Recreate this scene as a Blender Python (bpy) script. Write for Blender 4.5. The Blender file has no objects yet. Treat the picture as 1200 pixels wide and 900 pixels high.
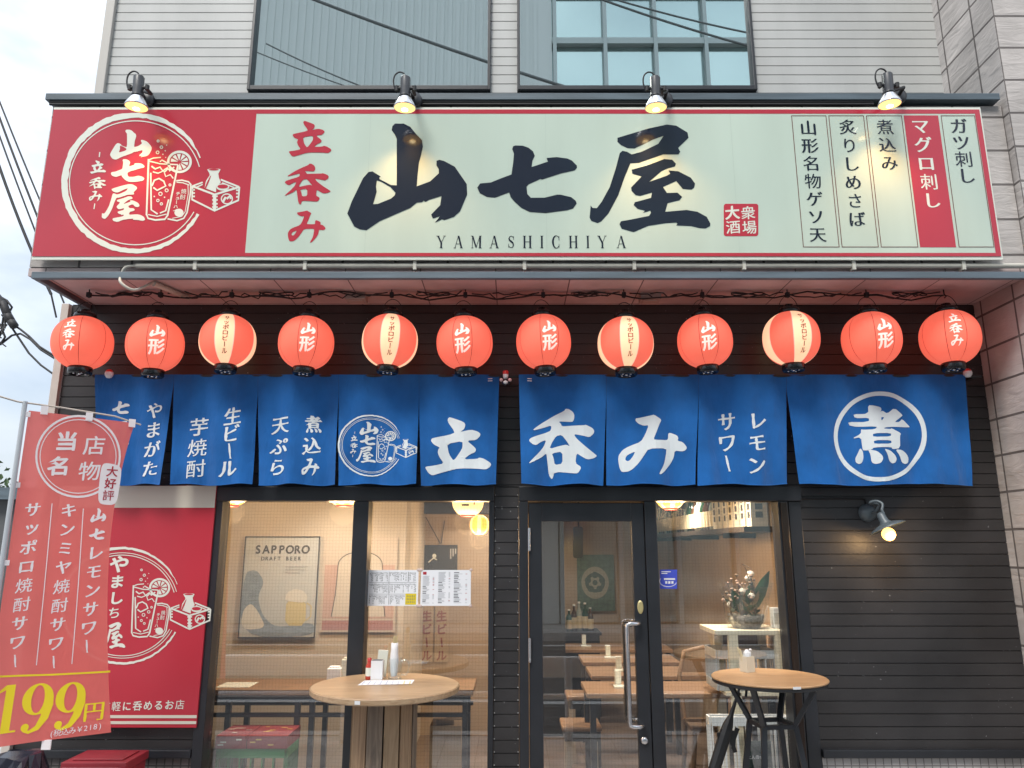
import bpy, bmesh, math, random
from mathutils import Vector, Matrix
from mathutils.geometry import tessellate_polygon
random.seed(7)
R = math.radians
SC = bpy.context.scene
COL = SC.collection

# ------------------------------------------------------------------ camera
PITCH, F, HC = R(12.4), 870.0, 1.7
cam_d = bpy.data.cameras.new('camera')
cam_d.sensor_width = 36.0
cam_d.lens = 36.0 * F / 1200.0
cam_d.clip_start, cam_d.clip_end = 0.05, 2000.0
cam = bpy.data.objects.new('camera', cam_d)
cam.location = (0, 0, HC)
cam.rotation_euler = (R(90) + PITCH, 0, 0)
COL.objects.link(cam)
SC.camera = cam

# ------------------------------------------------------------------ sky, sun, exposure
SUN_EL, SUN_AZ = R(52), R(205)          # azimuth of the veiled sun, measured from +Y clockwise
w = bpy.data.worlds.new('World')
SC.world = w
w.use_nodes = True
nt = w.node_tree
nt.nodes.clear()
sky = nt.nodes.new('ShaderNodeTexSky')
sky.sky_type = 'NISHITA'
sky.sun_disc = False
sky.sun_elevation, sky.sun_rotation = SUN_EL, SUN_AZ
sky.air_density, sky.dust_density, sky.ozone_density = 1.0, 2.5, 1.0
tc = nt.nodes.new('ShaderNodeTexCoord')
mp = nt.nodes.new('ShaderNodeMapping'); mp.inputs['Scale'].default_value = (1.0, 1.0, 2.2)
no = nt.nodes.new('ShaderNodeTexNoise'); no.inputs['Scale'].default_value = 2.1; no.inputs['Detail'].default_value = 6; no.inputs['Roughness'].default_value = .55
rp = nt.nodes.new('ShaderNodeValToRGB')
rp.color_ramp.elements[0].position, rp.color_ramp.elements[0].color = .36, (.42, .42, .42, 1)
rp.color_ramp.elements[1].position, rp.color_ramp.elements[1].color = .60, (.98, .98, .98, 1)
mx = nt.nodes.new('ShaderNodeMix'); mx.data_type = 'RGBA'
sx = nt.nodes.new('ShaderNodeSeparateXYZ')
el = nt.nodes.new('ShaderNodeMapRange'); el.inputs['From Min'].default_value = 0.0; el.inputs['From Max'].default_value = 1.0
el.inputs['To Min'].default_value = .46; el.inputs['To Max'].default_value = 1.25
ov = nt.nodes.new('ShaderNodeMix'); ov.data_type = 'RGBA'; ov.blend_type = 'MULTIPLY'; ov.inputs[0].default_value = 1.0
ov.inputs[6].default_value = (9.6, 10.4, 11.4, 1)
bg = nt.nodes.new('ShaderNodeBackground'); bg.inputs['Strength'].default_value = 0.105
out = nt.nodes.new('ShaderNodeOutputWorld')
L = nt.links.new
L(tc.outputs['Generated'], mp.inputs['Vector']); L(mp.outputs['Vector'], no.inputs['Vector']); L(no.outputs['Fac'], rp.inputs['Fac'])
L(tc.outputs['Generated'], sx.inputs[0]); L(sx.outputs['Z'], el.inputs['Value']); L(el.outputs['Result'], ov.inputs[7]); L(ov.outputs[2], mx.inputs[7])
L(rp.outputs['Color'], mx.inputs[0]); L(sky.outputs['Color'], mx.inputs[6]); L(mx.outputs[2], bg.inputs['Color']); L(bg.outputs['Background'], out.inputs['Surface'])

sd = bpy.data.lights.new('sun', 'SUN')
sd.energy, sd.angle, sd.color = 2.0, R(20), (1.0, .96, .9)
so = bpy.data.objects.new('sun', sd)
sdir = Vector((math.sin(SUN_AZ) * math.cos(SUN_EL), math.cos(SUN_AZ) * math.cos(SUN_EL), math.sin(SUN_EL)))
so.rotation_euler = sdir.to_track_quat('Z', 'Y').to_euler()
so.location = (-4, -6, 14)
COL.objects.link(so)

SC.view_settings.view_transform = 'Standard'
SC.view_settings.look = 'None'
SC.view_settings.gamma = 1.0
SC.view_settings.use_curve_mapping = False
SC.view_settings.exposure = 0.74
SC.cycles.use_denoising = True
SC.cycles.max_bounces = 7
SC.cycles.transparent_max_bounces = 14
SC.cycles.caustics_reflective = False
SC.cycles.caustics_refractive = False
SC.cycles.sample_clamp_indirect = 6.0

# ------------------------------------------------------------------ geometry helpers
FWD = Vector((0, math.cos(PITCH), math.sin(PITCH)))
UPV = Vector((0, -math.sin(PITCH), math.cos(PITCH)))
CP = Vector((0, 0, HC))

def ray(px, py):
    return FWD + Vector((1, 0, 0)) * ((px - 600) / F) + UPV * ((450 - py) / F)

def P(px, py, Y):
    "measured photo point -> world point on the vertical plane y = Y"
    d = ray(px, py)
    return CP + d * (Y / d.y)

def PZ(px, py, Z):
    d = ray(px, py)
    return CP + d * ((Z - HC) / d.z)

def X_(px, py, Y): return P(px, py, Y).x
def Z_(py, Y): return P(600, py, Y).z
def mpp(py, Y):
    return (P(601, py, Y) - P(600, py, Y)).length

WL = {}

def tag(o, label, cat, group=None):
    o['label'] = label; o['category'] = cat
    if group: o['group'] = group
    return o

def thing(name, label, cat, loc=(0, 0, 0), group=None):
    o = bpy.data.objects.new(name, None)
    o.empty_display_size = .1
    COL.objects.link(o); o.location = loc
    WL[o] = Vector(loc)
    return tag(o, label, cat, group)

def copy_tree(o, parent=None):
    c = o.copy(); COL.objects.link(c)
    if parent: c.parent = parent
    WL[c] = WL[o]
    for ch in list(o.children): copy_tree(ch, c)
    return c

def smooth(pts, n=5):
    "Catmull-Rom through the points"
    p = [Vector(q) for q in pts]; p = [p[0]*2 - p[1]] + p + [p[-1]*2 - p[-2]]; o = []
    for i in range(1, len(p)-2):
        for k in range(n):
            t = k/n; o.append(.5*((2*p[i]) + (p[i+1]-p[i-1])*t + (2*p[i-1]-5*p[i]+4*p[i+1]-p[i+2])*t*t + (3*p[i]-p[i-1]-3*p[i+1]+p[i+2])*t**3))
    return o + [p[-2]]

class MB:
    "collects faces in world coordinates and links them as one mesh object"
    def __init__(s): s.v, s.f, s.m, s.s = [], [], [], []
    def add(s, vs, fs, m=0, smooth=False):
        b = len(s.v); s.v += [Vector(p) for p in vs]
        for f in fs:
            s.f.append([b + i for i in f]); s.m.append(m); s.s.append(smooth)
        return s
    def box(s, x0, x1, y0, y1, z0, z1, m=0):
        if x0 > x1: x0, x1 = x1, x0
        if y0 > y1: y0, y1 = y1, y0
        if z0 > z1: z0, z1 = z1, z0
        vs = [(x0,y0,z0),(x1,y0,z0),(x1,y1,z0),(x0,y1,z0),(x0,y0,z1),(x1,y0,z1),(x1,y1,z1),(x0,y1,z1)]
        return s.add(vs, [(0,3,2,1),(4,5,6,7),(0,1,5,4),(1,2,6,5),(2,3,7,6),(3,0,4,7)], m)
    def obox(s, c, half, mat=None, m=0):
        c = Vector(c); hx, hy, hz = half
        vs = [Vector((x,y,z)) for z in (-hz,hz) for x,y in ((-hx,-hy),(hx,-hy),(hx,hy),(-hx,hy))]
        if mat: vs = [mat @ v for v in vs]
        return s.add([c + v for v in vs], [(0,3,2,1),(4,5,6,7),(0,1,5,4),(1,2,6,5),(2,3,7,6),(3,0,4,7)], m)
    def bar(s, a, b, wx, wy, m=0, up=(0,0,1)):
        "rectangular bar from a to b"
        a, b = Vector(a), Vector(b); d = b - a; ln = d.length; d.normalize()
        up = Vector(up)
        if abs(d.dot(up)) > .98: up = Vector((0,1,0))
        x = up.cross(d).normalized(); y = d.cross(x)
        M = Matrix((x, y, d)).transposed()
        return s.obox((a + b) / 2, (wx/2, wy/2, ln/2), M, m)
    def tube(s, pts, r, m=0, n=8, caps=True, smooth=True):
        pts = [Vector(p) for p in pts]
        rs = r if isinstance(r, (list, tuple)) else [r] * len(pts)
        x = None; vs = []
        for i, p in enumerate(pts):
            d = (pts[min(i+1, len(pts)-1)] - pts[max(i-1, 0)]).normalized()
            if x is None:
                u = Vector((0,0,1)) if abs(d.z) < .9 else Vector((1,0,0))
                x = u.cross(d).normalized()
            else:
                x = (x - d * x.dot(d)).normalized()
            y = d.cross(x)
            for k in range(n):
                a = 2*math.pi*k/n
                vs.append(p + (x*math.cos(a) + y*math.sin(a)) * rs[i])
        fs = []
        for i in range(len(pts)-1):
            for k in range(n):
                fs.append((i*n+k, i*n+(k+1)%n, (i+1)*n+(k+1)%n, (i+1)*n+k))
        s.add(vs, fs, m, smooth)
        if caps:
            e = (len(pts)-1)*n
            s.add(vs[:n], [tuple(reversed(range(n)))], m); s.add(vs[e:], [tuple(range(n))], m)
        return s
    def lathe(s, prof, c, m=0, n=32, rot=None, smooth=True, angs=None, mats=None, closed=True):
        c = Vector(c); vs = []
        if angs is None: angs = [2*math.pi*k/n for k in range(n)]
        n = len(angs)
        for r, z in prof:
            for a in angs:
                v = Vector((r*math.sin(a), -r*math.cos(a), z))
                if rot: v = rot @ v
                vs.append(c + v)
        b = len(s.v); s.v += vs
        for i in range(len(prof)-1):
            for k in range(n if closed else n-1):
                s.f.append([b+i*n+k, b+i*n+(k+1)%n, b+(i+1)*n+(k+1)%n, b+(i+1)*n+k])
                s.m.append(mats[k] if mats else m); s.s.append(smooth)
        return s
    def build(s, name, mats, parent=None, label=None, cat=None, group=None, kind=None, loc=None, bevel=0):
        me = bpy.data.meshes.new(name)
        if parent is not None: o0 = WL[parent]
        elif loc is not None: o0 = Vector(loc)
        else: o0 = Vector((0,0,0))
        me.from_pydata([v - o0 for v in s.v], [], s.f)
        for mm in (mats if isinstance(mats, (list, tuple)) else [mats]): me.materials.append(mm)
        me.polygons.foreach_set('material_index', s.m)
        me.polygons.foreach_set('use_smooth', s.s)
        uv = me.uv_layers.new(name='UVMap').data
        for p in me.polygons:
            nx, ny, nz = (abs(t) for t in p.normal)
            for li in p.loop_indices:
                q = s.v[me.loops[li].vertex_index]
                uv[li].uv = (q.x, q.z) if ny >= nx and ny >= nz else ((q.y, q.z) if nx >= nz else (q.x, q.y))
        me.update()
        o = bpy.data.objects.new(name, me); COL.objects.link(o)
        if parent is not None: o.parent = parent
        else: o.location = o0
        WL[o] = o0
        if bevel:
            bm = o.modifiers.new('bevel', 'BEVEL'); bm.width = bevel; bm.segments = 2; bm.limit_method = 'ANGLE'; bm.angle_limit = R(40)
        if label: o['label'] = label
        if cat: o['category'] = cat
        if group: o['group'] = group
        if kind: o['kind'] = kind
        return o

# ------------------------------------------------------------------ materials
MATS = {}
def mat(name, col, rough=.6, metal=0.0, var=0.0, vs=8.0, vstretch=(1,1,1), bump=0.0, bs=60.0, spec=.5, emit=None, es=0.0, trans=0.0, coat=0.0, col2=None, rvar=0.0, coords='Object'):
    if name in MATS: return MATS[name]
    m = bpy.data.materials.new(name); m.use_nodes = True
    t = m.node_tree; b = t.nodes['Principled BSDF']
    b.inputs['Base Color'].default_value = (*col, 1)
    b.inputs['Roughness'].default_value = rough
    b.inputs['Metallic'].default_value = metal
    b.inputs['Specular IOR Level'].default_value = spec
    b.inputs['Coat Weight'].default_value = coat
    b.inputs['Transmission Weight'].default_value = trans
    if emit:
        b.inputs['Emission Color'].default_value = (*emit, 1); b.inputs['Emission Strength'].default_value = es
    lk = t.links.new
    if var or bump or rvar:
        tcn = t.nodes.new('ShaderNodeTexCoord'); mpn = t.nodes.new('ShaderNodeMapping')
        mpn.inputs['Scale'].default_value = vstretch
        lk(tcn.outputs[coords], mpn.inputs['Vector'])
    if var or rvar:
        n = t.nodes.new('ShaderNodeTexNoise'); n.inputs['Scale'].default_value = vs; n.inputs['Detail'].default_value = 5
        lk(mpn.outputs['Vector'], n.inputs['Vector'])
    if var:
        r = t.nodes.new('ShaderNodeValToRGB')
        c2 = col2 or tuple(c * (1 + var) for c in col)
        r.color_ramp.elements[0].position = .32; r.color_ramp.elements[1].position = .68
        r.color_ramp.elements[0].color = (*[c * (1 - var) for c in col], 1) if col2 is None else (*col, 1)
        r.color_ramp.elements[1].color = (*c2, 1)
        lk(n.outputs['Fac'], r.inputs['Fac']); lk(r.outputs['Color'], b.inputs['Base Color'])
    if rvar:
        mr = t.nodes.new('ShaderNodeMapRange'); mr.inputs['From Min'].default_value = .3; mr.inputs['From Max'].default_value = .7
        mr.inputs['To Min'].default_value = rough - rvar; mr.inputs['To Max'].default_value = rough + rvar
        lk(n.outputs['Fac'], mr.inputs['Value']); lk(mr.outputs['Result'], b.inputs['Roughness'])
    if bump:
        n2 = t.nodes.new('ShaderNodeTexNoise'); n2.inputs['Scale'].default_value = bs; n2.inputs['Detail'].default_value = 4
        lk(mpn.outputs['Vector'], n2.inputs['Vector'])
        bp = t.nodes.new('ShaderNodeBump'); bp.inputs['Strength'].default_value = bump; bp.inputs['Distance'].default_value = .01
        lk(n2.outputs['Fac'], bp.inputs['Height']); lk(bp.outputs['Normal'], b.inputs['Normal'])
    MATS[name] = m
    return m

def tile_mat(name, col, mortar, tw, th, msize, rough=.7, offset=0.0, bump=.35, stone=0.0, var=.1, shift=(0,0,0)):
    m = bpy.data.materials.new(name); m.use_nodes = True
    t = m.node_tree; b = t.nodes['Principled BSDF']; lk = t.links.new
    b.inputs['Roughness'].default_value = rough
    tcn = t.nodes.new('ShaderNodeTexCoord'); mpn = t.nodes.new('ShaderNodeMapping'); mpn.inputs['Location'].default_value = shift
    lk(tcn.outputs['UV'], mpn.inputs['Vector'])
    br = t.nodes.new('ShaderNodeTexBrick'); br.offset = offset; br.squash = 1.0
    br.inputs['Scale'].default_value = 1.0; br.inputs['Brick Width'].default_value = tw; br.inputs['Row Height'].default_value = th
    br.inputs['Mortar Size'].default_value = msize; br.inputs['Mortar Smooth'].default_value = .15; br.inputs['Bias'].default_value = 0
    br.inputs['Color1'].default_value = (*[c*(1-var) for c in col], 1); br.inputs['Color2'].default_value = (*[c*(1+var) for c in col], 1)
    br.inputs['Mortar'].default_value = (*mortar, 1)
    lk(mpn.outputs['Vector'], br.inputs['Vector'])
    n = t.nodes.new('ShaderNodeTexNoise'); n.inputs['Scale'].default_value = 3.0; n.inputs['Detail'].default_value = 6
    lk(tcn.outputs['Object'], n.inputs['Vector'])
    mx = t.nodes.new('ShaderNodeMix'); mx.data_type = 'RGBA'; mx.blend_type = 'MULTIPLY'; mx.inputs[0].default_value = .6
    rr = t.nodes.new('ShaderNodeValToRGB'); rr.color_ramp.elements[0].color = (.55,.55,.55,1); rr.color_ramp.elements[1].color = (1.15,1.15,1.15,1)
    rr.color_ramp.elements[0].position = .3; rr.color_ramp.elements[1].position = .65
    lk(n.outputs['Fac'], rr.inputs['Fac']); lk(br.outputs['Color'], mx.inputs[6]); lk(rr.outputs['Color'], mx.inputs[7]); lk(mx.outputs[2], b.inputs['Base Color'])
    inv = t.nodes.new('ShaderNodeMath'); inv.operation = 'SUBTRACT'; inv.inputs[0].default_value = 1.0; lk(br.outputs['Fac'], inv.inputs[1])
    h = inv.outputs[0]
    if stone:
        wv = t.nodes.new('ShaderNodeTexNoise'); wv.inputs['Scale'].default_value = 4.5; wv.inputs['Detail'].default_value = 8; wv.inputs['Roughness'].default_value = .55; wv.inputs['Distortion'].default_value = .8
        m2 = t.nodes.new('ShaderNodeMapping'); m2.inputs['Scale'].default_value = (1, 1.0, 3.2); m2.inputs['Rotation'].default_value = (R(30), R(35), 0)
        lk(tcn.outputs['Object'], m2.inputs['Vector']); lk(m2.outputs['Vector'], wv.inputs['Vector'])
        ad = t.nodes.new('ShaderNodeMath'); ad.operation = 'MULTIPLY_ADD'; ad.inputs[1].default_value = stone; lk(wv.outputs['Fac'], ad.inputs[0]); lk(h, ad.inputs[2]); h = ad.outputs[0]
    bp = t.nodes.new('ShaderNodeBump'); bp.inputs['Strength'].default_value = bump; bp.inputs['Distance'].default_value = .02
    lk(h, bp.inputs['Height']); lk(bp.outputs['Normal'], b.inputs['Normal'])
    return m

def wood_mat(name, c1, c2, stretch, rough=.45, scale=6.0, bump=.1):
    m = bpy.data.materials.new(name); m.use_nodes = True
    t = m.node_tree; b = t.nodes['Principled BSDF']; lk = t.links.new
    b.inputs['Roughness'].default_value = rough
    tcn = t.nodes.new('ShaderNodeTexCoord'); mpn = t.nodes.new('ShaderNodeMapping'); mpn.inputs['Scale'].default_value = stretch
    lk(tcn.outputs['Object'], mpn.inputs['Vector'])
    n = t.nodes.new('ShaderNodeTexNoise'); n.inputs['Scale'].default_value = scale; n.inputs['Detail'].default_value = 8; n.inputs['Distortion'].default_value = 1.2
    n.inputs['Roughness'].default_value = .6
    lk(mpn.outputs['Vector'], n.inputs['Vector'])
    r = t.nodes.new('ShaderNodeValToRGB'); r.color_ramp.elements[0].position = .3; r.color_ramp.elements[1].position = .7
    r.color_ramp.elements[0].color = (*c1, 1); r.color_ramp.elements[1].color = (*c2, 1)
    lk(n.outputs['Fac'], r.inputs['Fac']); lk(r.outputs['Color'], b.inputs['Base Color'])
    bp = t.nodes.new('ShaderNodeBump'); bp.inputs['Strength'].default_value = bump; bp.inputs['Distance'].default_value = .004
    lk(n.outputs['Fac'], bp.inputs['Height']); lk(bp.outputs['Normal'], b.inputs['Normal'])
    return m

def glass_mat(name, tint, base, refl_tint=(1,1,1), wire=None, gain=1.0, rough=0.0):
    "thin pane: see-through with Fresnel reflection; wire = (pitch, thickness, colour, alpha) for a woven mesh in the pane"
    m = bpy.data.materials.new(name); m.use_nodes = True
    t = m.node_tree; t.nodes.clear(); lk = t.links.new
    o = t.nodes.new('ShaderNodeOutputMaterial')
    tr = t.nodes.new('ShaderNodeBsdfTransparent'); tr.inputs['Color'].default_value = (*tint, 1)
    gl = t.nodes.new('ShaderNodeBsdfGlossy'); gl.inputs['Roughness'].default_value = rough; gl.inputs['Color'].default_value = (*refl_tint, 1)
    ge = t.nodes.new('ShaderNodeNewGeometry'); dp = t.nodes.new('ShaderNodeVectorMath'); dp.operation = 'DOT_PRODUCT'
    lk(ge.outputs['Incoming'], dp.inputs[0]); lk(ge.outputs['Normal'], dp.inputs[1])
    ab = t.nodes.new('ShaderNodeMath'); ab.operation = 'ABSOLUTE'; lk(dp.outputs['Value'], ab.inputs[0])
    om = t.nodes.new('ShaderNodeMath'); om.operation = 'SUBTRACT'; om.inputs[0].default_value = 1; lk(ab.outputs[0], om.inputs[1])
    pw = t.nodes.new('ShaderNodeMath'); pw.operation = 'POWER'; pw.inputs[1].default_value = 5; lk(om.outputs[0], pw.inputs[0])
    fr = t.nodes.new('ShaderNodeMath'); fr.operation = 'MULTIPLY_ADD'; fr.inputs[1].default_value = .96; fr.inputs[2].default_value = .04; lk(pw.outputs[0], fr.inputs[0])
    ma = t.nodes.new('ShaderNodeMath'); ma.operation = 'MULTIPLY_ADD'; ma.inputs[1].default_value = gain; ma.inputs[2].default_value = base; ma.use_clamp = True
    lk(fr.outputs[0], ma.inputs[0])
    mx = t.nodes.new('ShaderNodeMixShader'); lk(ma.outputs[0], mx.inputs['Fac']); lk(tr.outputs[0], mx.inputs[1]); lk(gl.outputs[0], mx.inputs[2])
    last = mx
    if wire:
        pitch, th, wc, al = wire
        tcn = t.nodes.new('ShaderNodeTexCoord')
        br = t.nodes.new('ShaderNodeTexBrick'); br.offset = 0
        br.inputs['Scale'].default_value = 1; br.inputs['Brick Width'].default_value = pitch; br.inputs['Row Height'].default_value = pitch
        br.inputs['Mortar Size'].default_value = th; br.inputs['Mortar Smooth'].default_value = .1
        lk(tcn.outputs['UV'], br.inputs['Vector'])
        df = t.nodes.new('ShaderNodeBsdfDiffuse'); df.inputs['Color'].default_value = (*wc, 1)
        mu = t.nodes.new('ShaderNodeMath'); mu.operation = 'MULTIPLY'; mu.inputs[1].default_value = al; lk(br.outputs['Fac'], mu.inputs[0])
        m2 = t.nodes.new('ShaderNodeMixShader'); lk(mu.outputs[0], m2.inputs['Fac']); lk(mx.outputs[0], m2.inputs[1]); lk(df.outputs[0], m2.inputs[2])
        last = m2
    lk(last.outputs[0], o.inputs['Surface'])
    return m

def cloth_mat(name, col, transl=.3, clear=0.0, weave=900.0, rough=.9, var=.06, crease=.0):
    m = bpy.data.materials.new(name); m.use_nodes = True
    t = m.node_tree; t.nodes.clear(); lk = t.links.new
    o = t.nodes.new('ShaderNodeOutputMaterial')
    d = t.nodes.new('ShaderNodeBsdfPrincipled'); d.inputs['Roughness'].default_value = rough; d.inputs['Specular IOR Level'].default_value = .25
    d.inputs['Sheen Weight'].default_value = .25
    tl = t.nodes.new('ShaderNodeBsdfTranslucent')
    tcn = t.nodes.new('ShaderNodeTexCoord')
    n = t.nodes.new('ShaderNodeTexNoise'); n.inputs['Scale'].default_value = 5; n.inputs['Detail'].default_value = 6
    lk(tcn.outputs['Object'], n.inputs['Vector'])
    r = t.nodes.new('ShaderNodeValToRGB'); r.color_ramp.elements[0].position = .35; r.color_ramp.elements[1].position = .65
    r.color_ramp.elements[0].color = (*[c*(1-var) for c in col], 1); r.color_ramp.elements[1].color = (*[c*(1+var) for c in col], 1)
    lk(n.outputs['Fac'], r.inputs['Fac']); lk(r.outputs['Color'], d.inputs['Base Color']); lk(r.outputs['Color'], tl.inputs['Color'])
    n3 = t.nodes.new('ShaderNodeTexNoise'); n3.inputs['Scale'].default_value = 16; n3.inputs['Detail'].default_value = 5; n3.inputs['Distortion'].default_value = .6
    m3 = t.nodes.new('ShaderNodeMapping'); m3.inputs['Scale'].default_value = (1.6, 1, .55); lk(tcn.outputs['Object'], m3.inputs['Vector']); lk(m3.outputs['Vector'], n3.inputs['Vector'])
    bp = t.nodes.new('ShaderNodeBump'); bp.inputs['Strength'].default_value = .35 + crease; bp.inputs['Distance'].default_value = .014
    lk(n3.outputs['Fac'], bp.inputs['Height']); lk(bp.outputs['Normal'], d.inputs['Normal'])
    mx = t.nodes.new('ShaderNodeMixShader'); mx.inputs['Fac'].default_value = transl; lk(d.outputs[0], mx.inputs[1]); lk(tl.outputs[0], mx.inputs[2])
    last = mx
    if clear:
        tr = t.nodes.new('ShaderNodeBsdfTransparent'); tr.inputs['Color'].default_value = (1, .55, .52, 1)
        m2 = t.nodes.new('ShaderNodeMixShader'); m2.inputs['Fac'].default_value = clear; lk(mx.outputs[0], m2.inputs[1]); lk(tr.outputs[0], m2.inputs[2]); last = m2
    lk(last.outputs[0], o.inputs['Surface'])
    MATS[name] = m
    return m

def paper_glow(name, col, es, transl=.35):
    m = mat(name, col, .75, bump=.12, bs=90, emit=col, es=es)
    return m

# ------------------------------------------------------------------ flat drawing on surfaces
class Surf:
    "a drawing surface: plane O + a U + b V, optionally bowed by fold(a, b) along its normal"
    def __init__(s, O, U=(1,0,0), V=(0,0,1), fold=None):
        s.O, s.U, s.V = Vector(O), Vector(U).normalized(), Vector(V).normalized()
        s.N = s.U.cross(s.V).normalized(); s.fold = fold
    def at(s, px, py):
        d = ray(px, py); t = (s.O - CP).dot(s.N) / d.dot(s.N); q = CP + d * t - s.O
        return (q.dot(s.U), q.dot(s.V))
    def pt(s, a, b, l=0.0):
        return s.O + s.U * a + s.V * b + s.N * (l + (s.fold(a, b) if s.fold else 0))
    def scale(s, px, py):
        a, b = s.at(px - .5, py), s.at(px + .5, py); c, d = s.at(px, py - .5), s.at(px, py + .5)
        return (math.hypot(a[0]-b[0], a[1]-b[1]), math.hypot(c[0]-d[0], c[1]-d[1]))

LAY = [0]
def put(mb, surf, loops, m=0, lift=.001, cut=0.0):
    "fill closed 2-D loops (holes by even-odd) on a surface"
    LAY[0] = (LAY[0] + 1) % 8
    lift = lift + LAY[0] * .00006
    loops = [[(p[0], p[1]) for p in lp] for lp in loops if len(lp) > 2]
    flat = [p for lp in loops for p in lp]
    offs = [sum(len(q) for q in loops[:i]) for i in range(len(loops))]
    dep = [sum(inside(lp[0], o) for j, o in enumerate(loops) if j != i) for i, lp in enumerate(loops)]
    tris = []
    for i, lp in enumerate(loops):
        if dep[i] % 2: continue
        grp = [i] + [j for j in range(len(loops)) if dep[j] == dep[i] + 1 and inside(loops[j][0], lp)]
        idx = [offs[j] + k for j in grp for k in range(len(loops[j]))]
        tris += [[idx[q] for q in t] for t in tessellate_polygon([[Vector((p[0], p[1], 0)) for p in loops[j]] for j in grp])]
    if cut:
        bm = bmesh.new(); vv = [bm.verts.new((p[0], p[1], 0)) for p in flat]
        for t in tris:
            try: bm.faces.new([vv[i] for i in t])
            except ValueError: pass
        for ax in (0, 1):
            lo, hi = min(p[ax] for p in flat), max(p[ax] for p in flat)
            k = math.ceil(lo / cut + 1e-6)
            while k * cut < hi:
                co = [0,0,0]; co[ax] = k*cut; nn = [0,0,0]; nn[ax] = 1
                bmesh.ops.bisect_plane(bm, geom=bm.verts[:] + bm.edges[:] + bm.faces[:], plane_co=co, plane_no=nn)
                k += 1
        bm.verts.index_update()
        pts = [(v.co.x, v.co.y) for v in bm.verts]; fs = [[v.index for v in f.verts] for f in bm.faces]
        bm.free()
    else:
        pts, fs = flat, [list(t) for t in tris]
    out = []
    for f in fs:
        if len(f) < 3: continue
        ar = sum(pts[f[i]][0]*pts[f[(i+1)%len(f)]][1] - pts[f[(i+1)%len(f)]][0]*pts[f[i]][1] for i in range(len(f)))
        if abs(ar) < 1e-12: continue
        out.append(f if ar > 0 else f[::-1])
    mb.add([surf.pt(p[0], p[1], lift) for p in pts], out, m)

def putpx(mb, surf, loops, m=0, lift=.001, cut=0.0):
    put(mb, surf, [[surf.at(*p) for p in lp] for lp in loops], m, lift, cut)

def ribbon(pts, wd, closed=False):
    "outline loops of a stroke; wd is a number or one width per point"
    n = len(pts); ws = wd if isinstance(wd, (list, tuple)) else [wd]*n
    Lf, Rt = [], []
    for i in range(n):
        a = pts[(i-1) % n] if closed or i > 0 else pts[i]
        b = pts[(i+1) % n] if closed or i < n-1 else pts[i]
        dx, dy = b[0]-a[0], b[1]-a[1]; l = math.hypot(dx, dy) or 1
        nx, ny = -dy/l*ws[i]/2, dx/l*ws[i]/2
        Lf.append((pts[i][0]+nx, pts[i][1]+ny)); Rt.append((pts[i][0]-nx, pts[i][1]-ny))
    return [Lf, Rt] if closed else [Lf + Rt[::-1]]

def arc(cx, cy, rx, ry, a0, a1, n=32):
    return [(cx + rx*math.cos(R(a0+(a1-a0)*i/n)), cy - ry*math.sin(R(a0+(a1-a0)*i/n))) for i in range(n+1)]
def ell(cx, cy, rx, ry, n=32): return arc(cx, cy, rx, ry, 0, 360, n)[:-1]
def rect(x0, y0, x1, y1): return [(x0,y0),(x1,y0),(x1,y1),(x0,y1)]
def chaikin(lp, it=1):
    for _ in range(it):
        o = []
        for i in range(len(lp)):
            a, b = lp[i], lp[(i+1) % len(lp)]
            o += [(a[0]*.8+b[0]*.2, a[1]*.8+b[1]*.2), (a[0]*.2+b[0]*.8, a[1]*.2+b[1]*.8)]
        lp = o
    return lp

# brush characters drawn by hand, each as loops in its own box (x right, y down)
BR = {}
BR['山'] = (400,135,6.43,[[(405,65),(470,65),(520,90),(565,145),(608,190),(615,240),(600,305),(585,360),(575,450),(568,538),(670,500),(735,440),(735,410),(717,380),(718,345),(740,338),(775,347),(855,390),(945,520),(948,600),(895,725),(848,768),(775,792),(760,785),(705,812),(745,762),(690,780),(677,750),(745,680),(755,610),(660,640),(635,655),(620,645),(610,657),(570,660),(520,700),(290,800),(190,868),(140,862),(98,840),(46,742),(80,650),(165,475),(205,430),(235,425),(275,450),(298,465),(285,470),(290,484),(375,528),(418,530),(418,180),(405,150),(380,115),(385,85)],
 [(268,492),(262,540),(267,580),(240,672),(275,670),(375,630),(403,605),(408,585),(370,542),(300,502)]])
BR['七'] = (550,155,7.5,[[(405,118),(470,120),(520,138),(560,170),(575,210),(555,250),(547,308),(600,290),(690,260),(678,228),(765,220),(860,232),(900,250),(945,295),(945,315),(925,337),(810,362),(655,412),(640,418),(625,412),(520,460),(503,480),(510,545),(540,577),(660,577),(770,550),(800,550),(895,572),(935,605),(943,628),(910,672),(860,687),(670,712),(530,702),(455,665),(395,610),(362,570),(350,530),(225,577),(155,570),(92,537),(70,488),(95,452),(190,443),(270,410),(370,373),(385,270),(392,190),(377,150),(385,125)]])
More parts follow.
